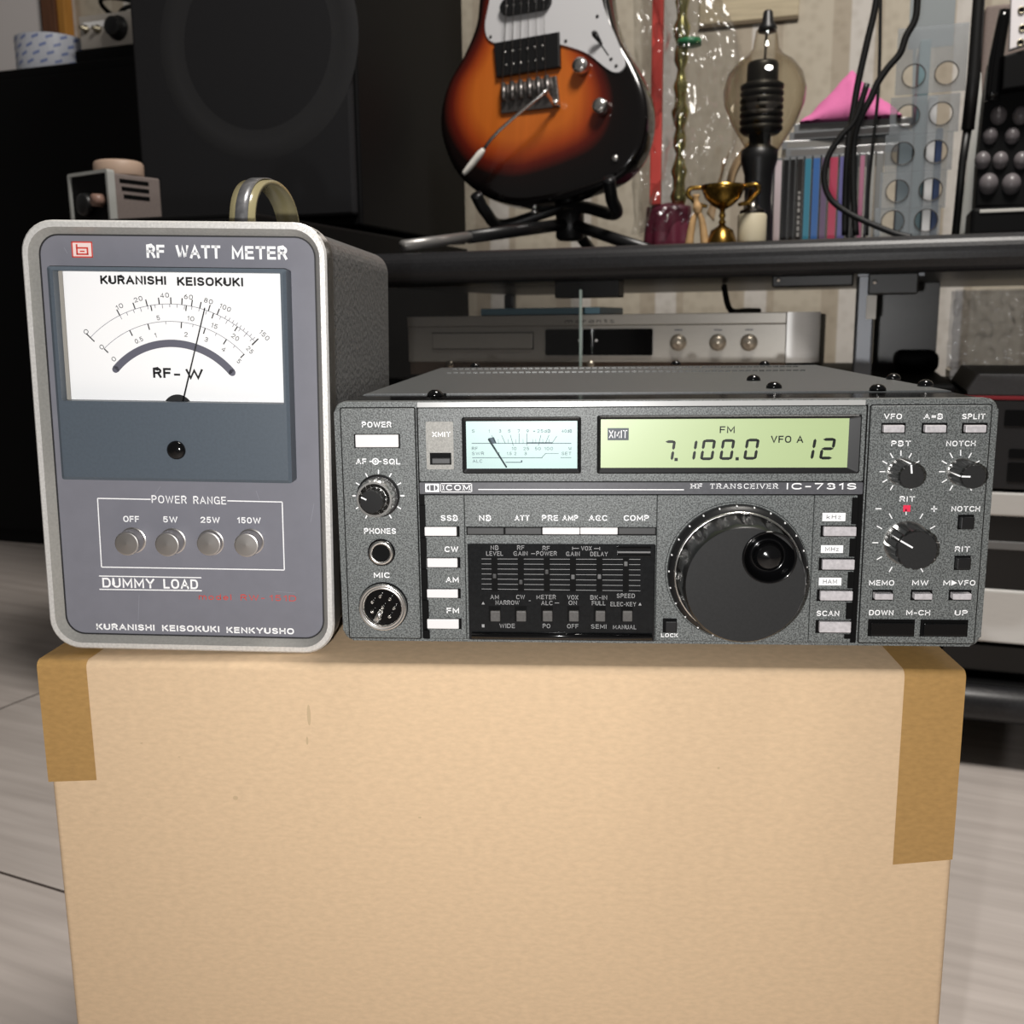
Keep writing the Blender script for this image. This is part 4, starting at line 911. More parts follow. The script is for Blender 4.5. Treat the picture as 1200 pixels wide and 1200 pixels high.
f = MB(); a, b_ = PF.loc(662, 376.5, 0), PF.loc(720, 377, 0); f.text('marantz', a[0], b_[0], a[1], .0040, -.00012, blk, 1); f.obj('maker_mark', pl_)
for px in (526, 691): x, z = PF.loc(px, 427.5, 0); f = MB(); f.lathe([(.005, 0), (.0045, .004), (0, .0045)], (x, .005, z), mat('warm_silver', (186, 176, 160)), n=20); f.obj('lower_knob', pl_)
for x in (-.19, .17):
    for y in (.05, .27): f = MB(); f.lathe([(.014, 0), (.014, .0065)], (x, y, 0), satin, 'z', 20); f.obj('foot', pl_)
xa, xb = rloc(563, 363, .09)[0], rloc(703, 363, .09)[0]; zpt = .3753+zt+.0003
f = MB(); f.box(xa, xb, .09, .21, zpt, zpt+.0085, mat('pale_blue_cover', (150, 192, 208), .4), .0012, 2)
tag(f.obj('flat_case', frame=ROOM), 'flat pale blue case lying on the silver disc player', 'case')
f = MB(); q0, q1 = rloc(849, 330, .16), rloc(855, 362, .16); f.tube([(q0[0], .16, SB-.0036), (q0[0], .165, q0[1]-.01), (q1[0], .17, zpt+.0035), (q1[0]+.01, .25, zpt+.0035), (q1[0]+.02, .30, zpt+.0035)], .0034, matte, 8, sub=5)
tag(f.obj('cable', frame=ROOM), 'short black cable dropping from the rack shelf onto the disc player', 'cable')
# right-hand stack
xL = .352
S1 = ROOM.at(xL, 0, .0840); u = thing('black_tuner', 'low black unit on the bottom shelf, under the silver receiver', 'hi-fi', S1)
f = MB(); f.box(0, .42, .02, .36, .004, .036, matte, .002); f.obj('body', u); f = MB(); f.box(.002, .418, .012, .02, .006, .034, gloss, .001); f.obj('front_panel', u)
for x in (.03, .39):
    for y in (.05, .32): f = MB(); f.lathe([(.012, 0), (.012, .005)], (x, y, 0), satin, 'z', 16); f.obj('foot', u)
z0 = .0840+.0363; S2 = ROOM.at(xL, 0, z0); u = thing('silver_receiver', 'silver receiver with a wide dark window, beside the transceiver', 'hi-fi', S2)
za, zb_, zc, zd = [rloc(1175, y, 0)[1]-z0 for y in (757, 692, 605, 577)]
f = MB(); f.box(0, .43, .02, .36, .004, zd-.002, matte, .002); f.obj('body', u)
f = MB(); f.box(0, .43, 0, .022, max(za, .004), zb_, silver2, .002); f.box(0, .43, 0, .022, zc, zd, silver2, .002); f.obj('faceplate', u)
f = MB(); f.box(.001, .429, .004, .022, zb_+.0005, zc-.0005, gloss); zq = rloc(1175, 640, 0)[1]-z0; f.box(.002, .428, .0015, .006, zq-.004, zq+.004, mat('grey_bar', (120, 120, 120), .3), .0008); f.obj('display_window', u)
for x in (.03, .40):
    for y in (.05, .32): f = MB(); f.lathe([(.012, 0), (.012, .0045)], (x, y, 0), satin, 'z', 16); f.obj('foot', u)
z0 = z0+zd+.0003; S3 = ROOM.at(xL, 0, z0); u = thing('cassette_deck', 'black tape deck with a thin red line along its top, on the silver receiver', 'hi-fi', S3)
zt3 = rloc(1180, 464, 0)[1]-z0
f = MB(); f.box(0, .43, .008, .34, .003, zt3, matte, .002); f.obj('body', u)
f = MB(); f.box(0, .43, 0, .009, .003, zt3-.004, mat('deck_black', (40, 40, 42), .4), .001)
for q in ((1177, 1260, 481, 500), (1182, 1260, 527, 538), (1180, 1260, 543, 566)):
    r = S3.rect(*q, -.0006); f.prism(rrect(r[0], r[1], r[2], r[3], .0015, 2), -.0008, .001, gloss); 
f.obj('front_panel', u)
f = MB(); f.box(0, .43, -.0006, .006, zt3-.0036, zt3-.0002, mat('dark_red_line', (138, 44, 52), .4), .0004); f.obj('red_strip', u)
for x in (.03, .40):
    for y in (.05, .3): f = MB(); f.lathe([(.010, 0), (.010, .0035)], (x, y, 0), satin, 'z', 16); f.obj('foot', u)
z0 = z0+zt3+.0003; S4 = ROOM.at(xL, 0, z0)
q = [S4.loc(*p, .0) for p in ((1134, 459), (1148, 438.5))]
f = MB(); f.prism([(q[0][0], 0), (.40, 0), (.40, q[1][1]), (q[1][0], q[1][1]), (q[0][0], q[0][1])], .0, .2, mat('dark_grey_case', (64, 64, 66), .45, n=(300, .9, 1.1)), .001)
tag(f.obj('grey_case', frame=S4), 'small dark grey case with a chamfered end on top of the tape deck', 'case')
# black pouch added where there is only shade
yP = .24; xa, xb = rloc(1046, 450, yP)[0], rloc(1134, 450, yP)[0]; zh = max(rloc(1080, 431, yP)[1], .400); f = MB(); f.box(max(xa, .279), min(xb, .347), yP-.02, yP+.05, .3753, zh, mat('shade_block_black', (14, 14, 15), .7, spec=.15, bump=(60, .3, .002)), .009, 4, True); tag(f.obj('shade_block', frame=ROOM), 'added black pouch on the rack shelf behind the transceiver', 'block')
# plastic bag behind the stack
def crinkle(x, z, s, a): return a*(noise.noise(Vector((x*s, z*s, 1.3)))+.5*noise.noise(Vector((x*s*2.3, z*s*2.3, 7.1))))
film = clear('clear_film', (240, 240, 240), (188, 186, 182), .14, 1.3)
film2 = clear('clear_film_bag', (226, 228, 232), (168, 170, 176), .2, 2.2)
yB = .215; x0, x1 = rloc(1118, 390, yB)[0], rloc(1235, 390, yB)[0]; zt4 = z0
bag = MB(); bag.grid(lambda u, v: (x0+(x1-x0)*u*(1-.15*v), yB+.03+crinkle(u, v, 5, .025), z0+.0012+.012+(SB-.004-z0-.02)*v), 30, 24, film2)
bag.grid(lambda u, v: (x0+(x1-x0)*u*(1-.15*v), yB+.08+crinkle(u+3, v, 5, .02), z0+.0012+.012+(SB-.004-z0-.02)*v), 20, 16, film2)
bag.box(x0, x1, yB+.02, yB+.09, z0+.0005, z0+.014, film2, .003)
tag(bag.obj('plastic_bag', frame=ROOM), 'crumpled clear plastic bag on the tape deck under the shelf', 'bag')
# ------------------------------------------------------------------ speaker, its stand and the things on the left
xs0, xs1 = rloc(155, 100, .1)[0], rloc(419, 100, .1)[0]; zs_ = rloc(420, 257, .1)[1]
xs1 = -.327; LT = .548; LX = rloc(74, 320, -.16)[0]; LW = -.315-LX
low = thing('low_cabinet', 'low black cabinet under the black speaker', 'cabinet', ROOM.at(LX, -.16, 0))
f = MB(); f.box(.004, LW, .006, .60, .02, LT, matte, .003); f.obj('body', low)
f = MB(); f.box(.006, LW/2-.0015, 0, .007, .03, LT-.006, matte, .002); f.obj('door', low); f = MB(); f.box(LW/2+.0015, LW-.002, 0, .007, .03, LT-.006, matte, .002); f.obj('door', low)
for x in (.03, LW-.03):
    for y in (.04, .56): f = MB(); f.lathe([(.015, 0), (.015, .022)], (x, y, 0), matte, 'z', 16); f.obj('foot', low)
sk = thing('loudspeaker', 'tall black loudspeaker with a dark cloth front, left of the guitar', 'speaker', ROOM.at(xs0, .1, LT+.0003))
sw = xs1-xs0; hS = .72
f = MB(); f.box(0, sw, .012, .364, .008, hS, matte, .003); f.obj('body', sk)
cloth = mat('speaker_cloth', (33, 33, 35), .8, spec=.2, n=(2200, .6, 1.3))
SF = ROOM.at(xs0, .1, LT+.0003); f = MB(); f.box(.004, sw-.004, 0, .012, .02, hS-.004, cloth, .004, 2); f.obj('grille', sk)['label'] = 'dark grey grille cloth'
cxs, czs = SF.loc(300, 48, 0); rs = 100*SF.k(300, 48, 0)
f = MB(); f.lathe([(rs*1.16, 0), (rs*1.13, .0006), (rs*1.02, .001), (rs, .0006), (rs*.86, .0002)], (cxs, 0, czs), mat('speaker_ring', (30, 30, 32), .75, n=(2200, .6, 1.3)), n=64, cap=False); f.obj('woofer_ring', sk)
for x in (.03, sw-.03):
    for y in (.04, .28): f = MB(); f.lathe([(.012, 0), (.012, .0085)], (x, y, 0), matte, 'z', 16); f.obj('foot', sk)
# small vented device in front of the speaker
cx_, _ = rloc(132, 250, -.10); DF = ROOM.at(cx_, -.10, LT+.0003, math.radians(-15))
dv = thing('test_instrument', 'small grey instrument with side vent slots and silver front rim, before the speaker', 'instrument', DF)
hz = DF.loc(133, 197, 0)[1]; wd = .070; dp = .068
casem = mat('grey_brown_case', (120, 110, 106), .45, n=(400, .92, 1.06))
f = MB(); f.box(-wd, -.003, .004, dp, .004, hz-.003, casem, .002)
for i in range(3): f.box(-.0034, -.0026, .014+.002*i, .052, hz*(.78-.14*i), hz*(.78-.14*i)+.0045, groove)
f.obj('body', dv)
f = MB(); f.ring(rrect(-wd-.003, 0, .001, hz, .003, 3), rrect(-wd, -.0035, .0045, hz-.0035, .002, 3), -.003, .006, mat('pale_rim', (186, 188, 184), .35, .3)); f.obj('front_rim', dv)['label'] = 'pale silver rim'
f = MB(); f.box(-wd, -.0035, 0, .004, .0045, hz-.0035, matte); f.obj('front_panel', dv)
f = MB(); f.lathe([(.0072, 0), (.0066, .011), (0, .0115)], (-.017, 0, hz*.45), mat('brown_pink_knob', (140, 112, 100), .4), n=24); f.obj('knob', dv)
f = MB(); f.lathe([(.013, 0), (.012, .008), (.009, .010), (0, .0105)], (-.042, 0, hz*.40), satin, n=24); f.obj('dial', dv)
for x in (-.06, -.01):
    for y in (.015, .055): f = MB(); f.lathe([(.004, 0), (.004, .0045)], (x, y, 0), satin, 'z', 12); f.obj('foot', dv)
f = MB(); f.lathe([(.0265, 0), (.027, .001), (.027, .013), (.0255, .0155), (.023, .0165), (0, .0165)], (0, 0, 0), mat('beige_plastic', (176, 152, 134), .5), 'z', 40)
tag(f.obj('round_cap', frame=DF.at(-.030, .034, hz-.0027)), 'round beige cap lying on the small grey instrument', 'cap')
# tall cabinet at the far left
xk = rloc(165, 70, .55)[0]; zk = rloc(60, 74, .55)[1]
tc_ = thing('tall_cabinet', 'tall black cabinet at the far left behind the speaker', 'cabinet', ROOM.at(-1.95, .55, 0))
f = MB(); f.box(0, 1.95+xk+.02, .01, .385, .0, zk, matte, .003); f.obj('body', tc_)
for i in range(2): w_ = (1.97+xk)/2; f = MB(); f.box(.003+w_*i, w_*(i+1)-.003, 0, .010, .03, zk-.02, matte, .002); f.obj('door', tc_)
yT = .64; xa, xb = rloc(29, 60, yT)[0], rloc(93, 60, yT)[0]; rr = (xb-xa)/2; hT = rloc(60, 34, yT-rr)[1]-zk
tp = thing('tape_roll', 'roll of white tape with blue markings on the tall black cabinet', 'tape', ROOM.at((xa+xb)/2, yT, zk+.0003))
f = MB(); f.lathe([(rr*.72, 0), (rr, .0), (rr, hT), (rr*.72, hT), (rr*.72, 0)], (0, 0, 0), mat('tape_white', (196, 200, 210), .4), 'z', 48, cap=False, smooth=False)
bl = mat('tape_blue', (122, 136, 180), .4)
for j in range(4):
    for i in range(16):
        a = 2*PI*(i+.5*(j % 2))/16; zz = hT*(.16+.22*j); vs = []
        for k_ in range(5):
            aa = a+.2*k_/4; vs += [(rr*1.004*math.cos(aa), rr*1.004*math.sin(aa), zz+.35*hT*.2*k_/4), (rr*1.004*math.cos(aa), rr*1.004*math.sin(aa), zz+hT*.08+.35*hT*.2*k_/4)]
        f.raw(vs, [(2*q, 2*q+2, 2*q+3, 2*q+1) for q in range(4)], bl, True)
f.obj('tape', tp); f = MB(); f.lathe([(rr*.66, 0), (rr*.72, 0), (rr*.72, hT), (rr*.66, hT), (rr*.66, 0)], (0, 0, 0), card, 'z', 48, cap=False); f.obj('core', tp)
yC = .60; r = ROOM.rect(93, 160, 14, 56, yC)
zcb = r[2]-zk
f = MB(); f.box(r[0]-.01, r[1]+.03, yC-.005, yC+.14, zk+.0003, r[2]-.0003, matte, .002); tag(f.obj('black_slab', frame=ROOM), 'flat black slab under the grey control box on the tall cabinet', 'slab')
CF_ = ROOM.at(r[0], yC, r[2]); cb = thing('control_box', 'grey control box with a big black knob and white label strip', 'box', CF_)
w_, h_ = r[1]-r[0], r[3]-r[2]
f = MB(); f.box(-.004, w_+.004, .006, .12, 0, h_, matte, .002); f.obj('case', cb)
f = MB(); f.box(.001, w_-.001, 0, .007, .002, h_-.002, mat('grey_front', (176, 170, 162), .5), .0006)
q = CF_.rect(97.5, 123.5, 25, 32, -.0003); f.quad(q[0], q[1], q[2], q[3], -.0003, white); f.obj('front_panel', cb)
x, z = CF_.loc(138.5, 33, 0); k = CF_.k(138, 33, 0); f = MB(); f.lathe([(11.5*k, 0), (11.5*k, .003), (9.5*k, .004), (9*k, .018), (8*k, .02), (0, .02)], (x, 0, z), satin, n=32); f.obj('knob', cb)
for px in (100.5, 115): x, z = CF_.loc(px, 34.5, 0); f = MB(); f.lathe([(4*k, 0), (4*k, .003), (2.2*k, .004), (2*k, .014), (0, .0145)], (x, 0, z), mat('brass_jack', (176, 168, 146), .35, 1), n=16); f.obj('jack', cb)
xm = CF_.loc(140, 10, .05)[0]; rc = 17*k
f = MB(); f.tube([(xm+rc*math.cos(a), .05+.02*math.sin(2*a), h_+.0045+rc*.55+rc*.5*math.sin(a)) for a in [2*PI*i/24 for i in range(26)]], .0042, matte, 8, sub=2)
tag(f.obj('cable', frame=CF_), 'coiled black cable on top of the grey control box', 'cable')
# ------------------------------------------------------------------ guitar on its stand
YG = .24
gx = rloc(640, 240, YG)[0]
gz = rloc(640, 240, YG)[1]
GF = ROOM.at(gx, YG, gz, math.radians(-8), math.radians(-7))
burst = bpy.data.materials.new('sunburst_lacquer'); burst.use_nodes = True
nt = burst.node_tree; b = nt.nodes['Principled BSDF']
at = nt.nodes.new('ShaderNodeAttribute'); at.attribute_name = 'burst'; rp = nt.nodes.new('ShaderNodeValToRGB'); cr = rp.color_ramp
cr.elements[0].position = .0; cr.elements[0].color = lin((206, 116, 44)); cr.elements[1].position = 1; cr.elements[1].color = lin((10, 7, 7))
for p, c in ((.52, (196, 102, 36)), (.66, (160, 66, 26)), (.76, (92, 26, 16)), (.86, (18, 9, 8))): e = cr.elements.new(p); e.color = lin(c)
wv = nt.nodes.new('ShaderNodeTexNoise'); wv.inputs['Scale'].default_value = 9; tcg = nt.nodes.new('ShaderNodeTexCoord'); mpg = nt.nodes.new('ShaderNodeMapping'); mpg.inputs['Scale'].default_value = (9, 1, .6)
nt.links.new(tcg.outputs['Object'], mpg.inputs[0]); nt.links.new(mpg.outputs[0], wv.inputs[0])
mx = nt.nodes.new('ShaderNodeMix'); mx.data_type = 'RGBA'; mx.blend_type = 'MULTIPLY'; mx.inputs[0].default_value = .25
nt.links.new(at.outputs['Fac'], rp.inputs[0]); nt.links.new(rp.outputs[0], mx.inputs[6]); nt.links.new(wv.outputs[0], mx.inputs[7]); nt.links.new(mx.outputs[2], b.inputs['Base Color'])
b.inputs['Roughness'].default_value = .16; b.inputs['Coat Weight'].default_value = .5
gt = thing('electric_guitar', 'sunburst electric guitar with white pickguard standing on a black stand', 'guitar', GF)
G = lambda px, py, y=0: GF.loc(px, py, y)
def smooth_loop(P, sub=5):
    out = []; n = len(P)
    for i in range(n):
        p0, p1, p2, p3 = [Vector(P[(i+k) % n]) for k in (-1, 0, 1, 2)]
        for k in range(sub):
            t = k/sub; out.append(tuple(.5*((2*p1)+(p2-p0)*t+(2*p0-5*p1+4*p2-p3)*t*t+(3*p1-p0-3*p2+p3)*t**3)))
    return out
ol = smooth_loop([G(*p) for p in ((562, -12), (557, 28), (542, 65), (524, 98), (515, 133), (518, 166), (534, 202), (562, 227), (600, 239), (640, 236), (682, 225), (722, 208), (746, 182), (757, 148), (756, 112), (742, 76), (722, 40), (712, 0), (710, -40), (716, -85), (722, -125), (712, -150), (690, -140), (672, -105), (640, -92), (606, -110), (590, -150), (574, -185), (562, -180), (560, -130), (572, -60))])
c0 = Vector(G(612, 92))
f = MB(); n_ = len(ol); vs, fs, att = [], [], []
rings = [(.08, 0), (.35, 0), (.5, 0), (.6, 0), (.68, 0), (.76, 0), (.84, 0), (.92, 0), (.975, .0006), (.995, .004), (1, .009), (1, .031), (.99, .037), (.96, .04)]
kx = Vector(G(757, 130)).x - c0.x
for s_, y in rings:
    for p in ol:
        d = Vector(p)-c0; q = c0+d*s_; vs.append((q.x, y, q.y))
        u = d.normalized(); att.append(min(1, s_*(1+.13*max(0, u.x)+.10*max(0, -u.y)-.12*max(0, -u.x))))
for r_ in range(len(rings)-1):
    for i in range(n_):
        j = (i+1) % n_; fs.append((r_*n_+i, r_*n_+j, (r_+1)*n_+j, (r_+1)*n_+i))
fs.append(tuple(range(n_))[::-1]); fs.append(tuple((len(rings)-1)*n_+i for i in range(n_)))
f.raw(vs, fs, burst, True); go = f.obj('body', gt)
a_ = go.data.attributes.new('burst', 'FLOAT', 'POINT'); a_.data.foreach_set('value', att)
pgm = mat('pickguard_white', (196, 196, 198), .3)
f = MB(); f.prism(smooth_loop([G(*p) for p in ((580, -30), (574, 5), (569, 32), (573, 46), (584, 52), (610, 48), (640, 50), (666, 55), (690, 64), (712, 81), (724, 86), (732, 80), (732, 70), (722, 44), (708, 10), (700, -35), (700, -80), (680, -100), (640, -88), (606, -98), (588, -70))], 4), -.0025, .001, pgm, .0006, 1)
for p in ((576, 44), (664, 49), (701, 20), (723, 78), (717, 70)): x, z = G(*p); f.lathe([(.0022, .0025), (.0018, .0034), (0, .0036)], (x, 0, z), satin, n=10)
f.obj('pickguard', gt)['label'] = 'white pickguard'
A_, B_ = G(589, 12), G(648, 2); an = math.atan2(B_[1]-A_[1], B_[0]-A_[0]); L_ = math.hypot(B_[0]-A_[0], B_[1]-A_[1])
Tm = Matrix.Translation(((A_[0]+B_[0])/2, 0, (A_[1]+B_[1])/2)) @ Matrix.Rotation(-an, 4, 'Y')
pole = mat('pole_steel', (150, 148, 146), .3, 1)
f = MB(); f.prism(rrect(-L_/2, L_/2, -.0105, .0105, .0100, 5), -.009, 0, satin, .001, T=Tm)
for i in range(6): f.lathe([(.0018, .009), (.0018, .0098), (0, .0102)], (-L_/2+L_*(.14+.144*i), 0, 0), pole, n=10, T=Tm)
f.obj('pickup', gt)['label'] = 'black single pickup with steel poles'
q = [G(*p) for p in ((580.5, 52), (657, 39), (658, 80), (584, 92))]
f = MB(); f.prism(q, -.006, 0, satin, .0012); cq = (sum(p[0] for p in q)/4, sum(p[1] for p in q)/4)
for r_ in range(2):
    for i in range(6):
        u, v = .17+.115*i, .33+.38*r_
        x = (q[0][0]*(1-u)+q[1][0]*u)*(1-v)+(q[3][0]*(1-u)+q[2][0]*u)*v; z = (q[0][1]*(1-u)+q[1][1]*u)*(1-v)+(q[3][1]*(1-u)+q[2][1]*u)*v
        f.lathe([(.0019, .006), (.0019, .0066), (0, .007)], (x, 0, z), pole, n=10)
f.obj('bridge_pickup', gt)['label'] = 'black double pickup with steel poles'
q = [G(*p) for p in ((588, 101), (653, 90), (657, 126), (589, 134))]
brs = mat('worn_steel', (128, 124, 122), .35, .9, n=(300, .6, 1.2))
f = MB(); f.prism(q, -.004, 0, brs, .0006)
for i in range(6):
    u = .08+.155*i; x = q[0][0]*(1-u)+q[1][0]*u; z = q[0][1]*(1-u)+q[1][1]*u; x2 = q[3][0]*(1-u)+q[2][0]*u; z2 = q[3][1]*(1-u)+q[2][1]*u
    f.tube([(x, -.0075, z), (x+(x2-x)*.62, -.0085, z+(z2-z)*.62)], .0037, brs, 8)
x, z = G(654, 122); f.lathe([(.004, .004), (.004, .010), (0, .011)], (x, 0, z), chrome, n=12)
bo = f.obj('bridge', gt); bo['label'] = 'grey steel bridge'
f = MB(); P3 = lambda px, py, y: (G(px, py, y)[0], y, G(px, py, y)[1])
f.tube([P3(650, 124, -.004), P3(641, 110, -.026), P3(636, 110, -.032), P3(585, 153, -.036), P3(566, 176, -.030)], [.0022]*5, chrome, 10, sub=3); ta = f.obj('tremolo_arm', bo); ta['label'] = 'bent chrome arm'
f = MB(); f.tube([P3(567, 175, -.030), P3(562, 181, -.030), P3(550, 196, -.030), P3(543, 204, -.030)], [.0028, .0046, .0042, .0026], mat('white_tip', (232, 228, 220), .3), 12, sub=3); f.obj('arm_tip', bo)['label'] = 'white plastic arm tip'
for px, py in ((683, 77), (706, 124)):
    f = MB(); x, z = G(px, py+3); f.lathe([(.0102, 0), (.0100, .010), (.0092, .0135), (.006, .0155), (0, .016)], (x, 0, z), chrome, n=28, smooth=True); f.obj('knob', gt)['label'] = 'chrome domed knob'
f = MB(); a, b_ = P3(705, 52, -.0026), P3(697, 40, -.014); f.tube([a, b_], [.0016, .0040], satin, 8); f.tube([b_, P3(695, 37, -.017)], [.004, .0024], satin, 8); a, b_ = G(703, 50), G(714, 66); f.line(a, b_, .0016, -.0027, matte); f.obj('selector_switch', gt)
for px, py in ((721, 186), (619, 235)):
    f = MB(); x, z = G(px, py)
    if py > 200: f.lathe([(.0065, 0), (.004, -.004), (.004, -.008), (.0068, -.012), (0, -.0125)], (x, .02, z), chrome, 'z', 16)
    else: f.lathe([(.0045, 0), (.0045, .003), (.002, .004), (0, .004)], (x, 0, z), chrome, n=14)
    f.obj('strap_button', gt)
for i in range(6):
    u = .08+.155*i; a = q[0][0]*(1-u)+q[1][0]*u, q[0][1]*(1-u)+q[1][1]*u; x1, _z = G(606+6.4*i, -140)
    f = MB(); f.tube([(a[0], -.0105, a[1]), (x1, -.0125, _z), (x1, -.0125, _z+.30)], .00032+.00006*(5-i), pole, 5); f.obj('string', gt)
xm, zm = G(622, -105); f = MB(); f.box(xm-.026, xm+.026, -.009, .018, zm, zm+.42, mat('maple_neck', (196, 150, 92), .35, n=(20, .9, 1.05)), .005, 3); f.box(xm-.026, xm+.026, -.0115, -.0088, zm+.01, zm+.42, mat('rosewood', (62, 38, 28), .4)); f.obj('neck', gt)
# stand (in room coordinates: feet on the rack top)
sx, sy = rloc(668, 250, YG+.06)[0], YG+.06
ST_ = ROOM.at(sx, sy, SHELF+.0004)
gs = thing('guitar_stand', 'black tripod stand carrying the sunburst guitar', 'stand', ST_)
def L3(px, py, y): x, z = rloc(px, py, y); return Vector((x-sx, y-sy, z-SHELF-.0004))
tubb = mat('stand_black', (22, 22, 23), .35)
hub = L3(668, 262, sy); hub.x = 0; hub.y = 0; hub.z = max(hub.z, .05)
f = MB(); f.tube([(0, 0, .03), (0, 0, hub.z+.03), (0, .002, hub.z+.045)], .0095, tubb, 14); f.lathe([(.015, hub.z-.022), (.019, hub.z-.018), (.019, hub.z+.014), (.014, hub.z+.02)], (0, 0, 0), tubb, 'z', 20); f.obj('post', gs)
lo_ = L3(472, 292, .0); lo_.z = .0085
tip = L3(545, 276, .13)
f = MB(); f.tube([(0, 0, hub.z), lo_.lerp(Vector((0, 0, hub.z)), .35)], .0078, tubb, 12); lg = f.obj('tripod_strut', gs)
f = MB(); f.tube([lo_.lerp(Vector((0, 0, hub.z)), .36), lo_], .0062, mat('bright_strut_tube', (150, 148, 146), .35, .6), 12); f.obj('strut_end', lg)['label'] = 'bright metal end of the strut'
ro = L3(760, 285, .20); ro.z = .0085
for e in (ro, Vector((.02, .08, .0085))):
    f = MB(); f.tube([(0, 0, hub.z), e], .0078, tubb, 12); f.obj('tripod_strut', gs)
f = MB(); bl_, br_ = G(566, 231, -.012), G(712, 213, -.012)
def toS(x, y, z): p = GF.M @ Vector((x, y, z)); return ST_.I @ p
cr_ = [toS(bl_[0]-.002, -.028, bl_[1]+.000), toS(bl_[0]+.002, -.006, bl_[1]-.018), toS(bl_[0]+.012, .03, bl_[1]-.028)]; cl_ = [toS(br_[0]+.008, -.028, br_[1]+.000), toS(br_[0]+.004, -.006, br_[1]-.019), toS(br_[0]-.006, .03, br_[1]-.030)]
f.tube(cr_ + [Vector((0, -.004, hub.z+.022))] + cl_[::-1], .0080, tubb, 12, sub=5); f.obj('cradle', gs)
# ------------------------------------------------------------------ things standing on the rack top
SZ = SHELF+.0004
def on(px, y, rz=0): return ROOM.at(rloc(px, 270, y)[0], y, SZ, rz)
def zat(F, px, py, y=0): return F.loc(px, py, y)[1]
# compact disc cases standing in a row
YD_ = .33
spines = [(899.5, 905.5, (206, 204, 200), 'white', 'first'), (906.5, 915.5, (196, 182, 186), 'white', 'x'), (916.5, 924, (18, 17, 18), '', ''), (924.5, 931.5, (20, 18, 18), '', ''), (932.5, 940.5, (34, 30, 28), '', ''), (941.5, 950, (56, 122, 144), '', ''), (951, 960, (58, 100, 160), '', ''),
          (961, 969, (104, 86, 112), '', ''), (970.5, 981, (176, 68, 92), '', ''), (982, 991.5, (102, 100, 152), '', ''), (992.5, 997.5, (26, 26, 28), '', ''), (998, 1004.5, (40, 42, 44), '', ''), (1005.5, 1012, (172, 112, 136), '', ''), (1013, 1017.5, (44, 44, 46), '', ''), (1018, 1023.5, (168, 168, 164), '', ''), (1024.5, 1033.5, (122, 122, 120), '', '')]
names_ = ['white-spined disc case at the left end of the row', 'pale pink and white disc case, second in the row', 'black disc case beside the pale pink one', 'black disc case with a few white marks, left of the text-printed one', 'dark disc case with pale lettering, left of the teal one', 'teal disc case in the row', 'blue disc case right of the teal one', 'dull purple disc case between blue and red ones', 'raspberry red disc case in the row', 'periwinkle disc case right of the red one',
          'thin black disc case right of the periwinkle one', 'dark grey disc case left of the pink one', 'pink disc case behind the black cables', 'dark grey disc case right of the pink one', 'pale grey disc case right of the pink one', 'mid grey disc case at the right end of the row']
ccase = mat('disc_case_clear', (120, 122, 124), .12, spec=.7)
CDTOP = SZ+.125
for (a, b_, c, _p, _q), nm in zip(spines, names_):
    xa, xb = rloc(a, 230, YD_)[0], rloc(b_, 230, YD_)[0]; w_ = xb-xa
    F_ = ROOM.at(xa, YD_, SZ); t = thing('disc_case', nm, 'disc case', F_, 'disc cases standing on the rack')
    f = MB(); f.box(0.0002, w_-.0002, .0004, .142, 0, .125, ccase, .0006); f.obj('case', t)
    f = MB(); f.box(.0008, w_-.0008, -.0001, .0006, .003, .122, mat('spine_%d_%d_%d' % c, c, .3))
    if sum(c) < 110 and w_ > .008:
        for i in range(9): z_ = .02+.0075*i; f.box(w_*.36, w_*.64, -.0004, 0, z_, z_+(.005 if i % 4 else .003), mat('spine_lettering', (158, 156, 152), .5))
    f.obj('spine_card', t)
for i, (a, b_, h_, col_, nm) in enumerate(((921, 1036, 0, (108, 106, 104), 'lowest'), (916, 1031, 1, (122, 120, 116), 'second'), (924, 1040, 2, (66, 64, 64), 'third'), (929, 1034, 3, (96, 96, 94), 'topmost'))):
    F_ = ROOM.at(rloc(a, 170, YD_)[0], YD_+.002+.003*i, CDTOP+.0003+i*.0104, math.radians((2, 5, -2, 3)[i]))
    t = thing('disc_case', 'flat-lying disc case above the standing row, %s of four' % nm, 'disc case', F_, 'disc cases lying in a stack')
    f = MB(); f.box(0, .142, 0, .125, 0, .0101, ccase, .0006); f.obj('case', t)
    f = MB(); f.box(.006, .136, -.0001, .0006, .0016, .0084, mat('spine_flat_%d' % i, col_, .35)); f.obj('spine_card', t)
# pink cloth
zc = CDTOP+.0003+4*.0104; FC = ROOM.at(rloc(985, 135, YD_+.05)[0], YD_+.05, zc+.0004)
xl, xr, hp = FC.loc(941, 136)[0], FC.loc(1056, 136)[0], FC.loc(1000, 86)[1]; xp = FC.loc(998, 90)[0]
def clothf(u, v):
    x = xl+(xr-xl)*u; y = -.045+.10*v
    rise = max(0, 1-abs(x-xp)/((xp-xl) if x < xp else (xr-xp)))**.9
    return (x+.004*noise.noise(Vector((u*5, v*4, 2))), y, .0012+hp*rise*math.sin(PI*min(1, v*1.15+.0))**.6*(1+.14*noise.noise(Vector((u*6, v*5, 9))))+.0022*abs(noise.noise(Vector((u*9, v*8, 4)))))
f = MB(); f.grid(clothf, 36, 24, mat('pink_cloth', (206, 112, 160), .85, spec=.15, n=(900, .92, 1.05)), thick=.001)
tag(f.obj('cloth', frame=FC), 'pink cloth heaped on the stack of lying disc cases', 'cloth')
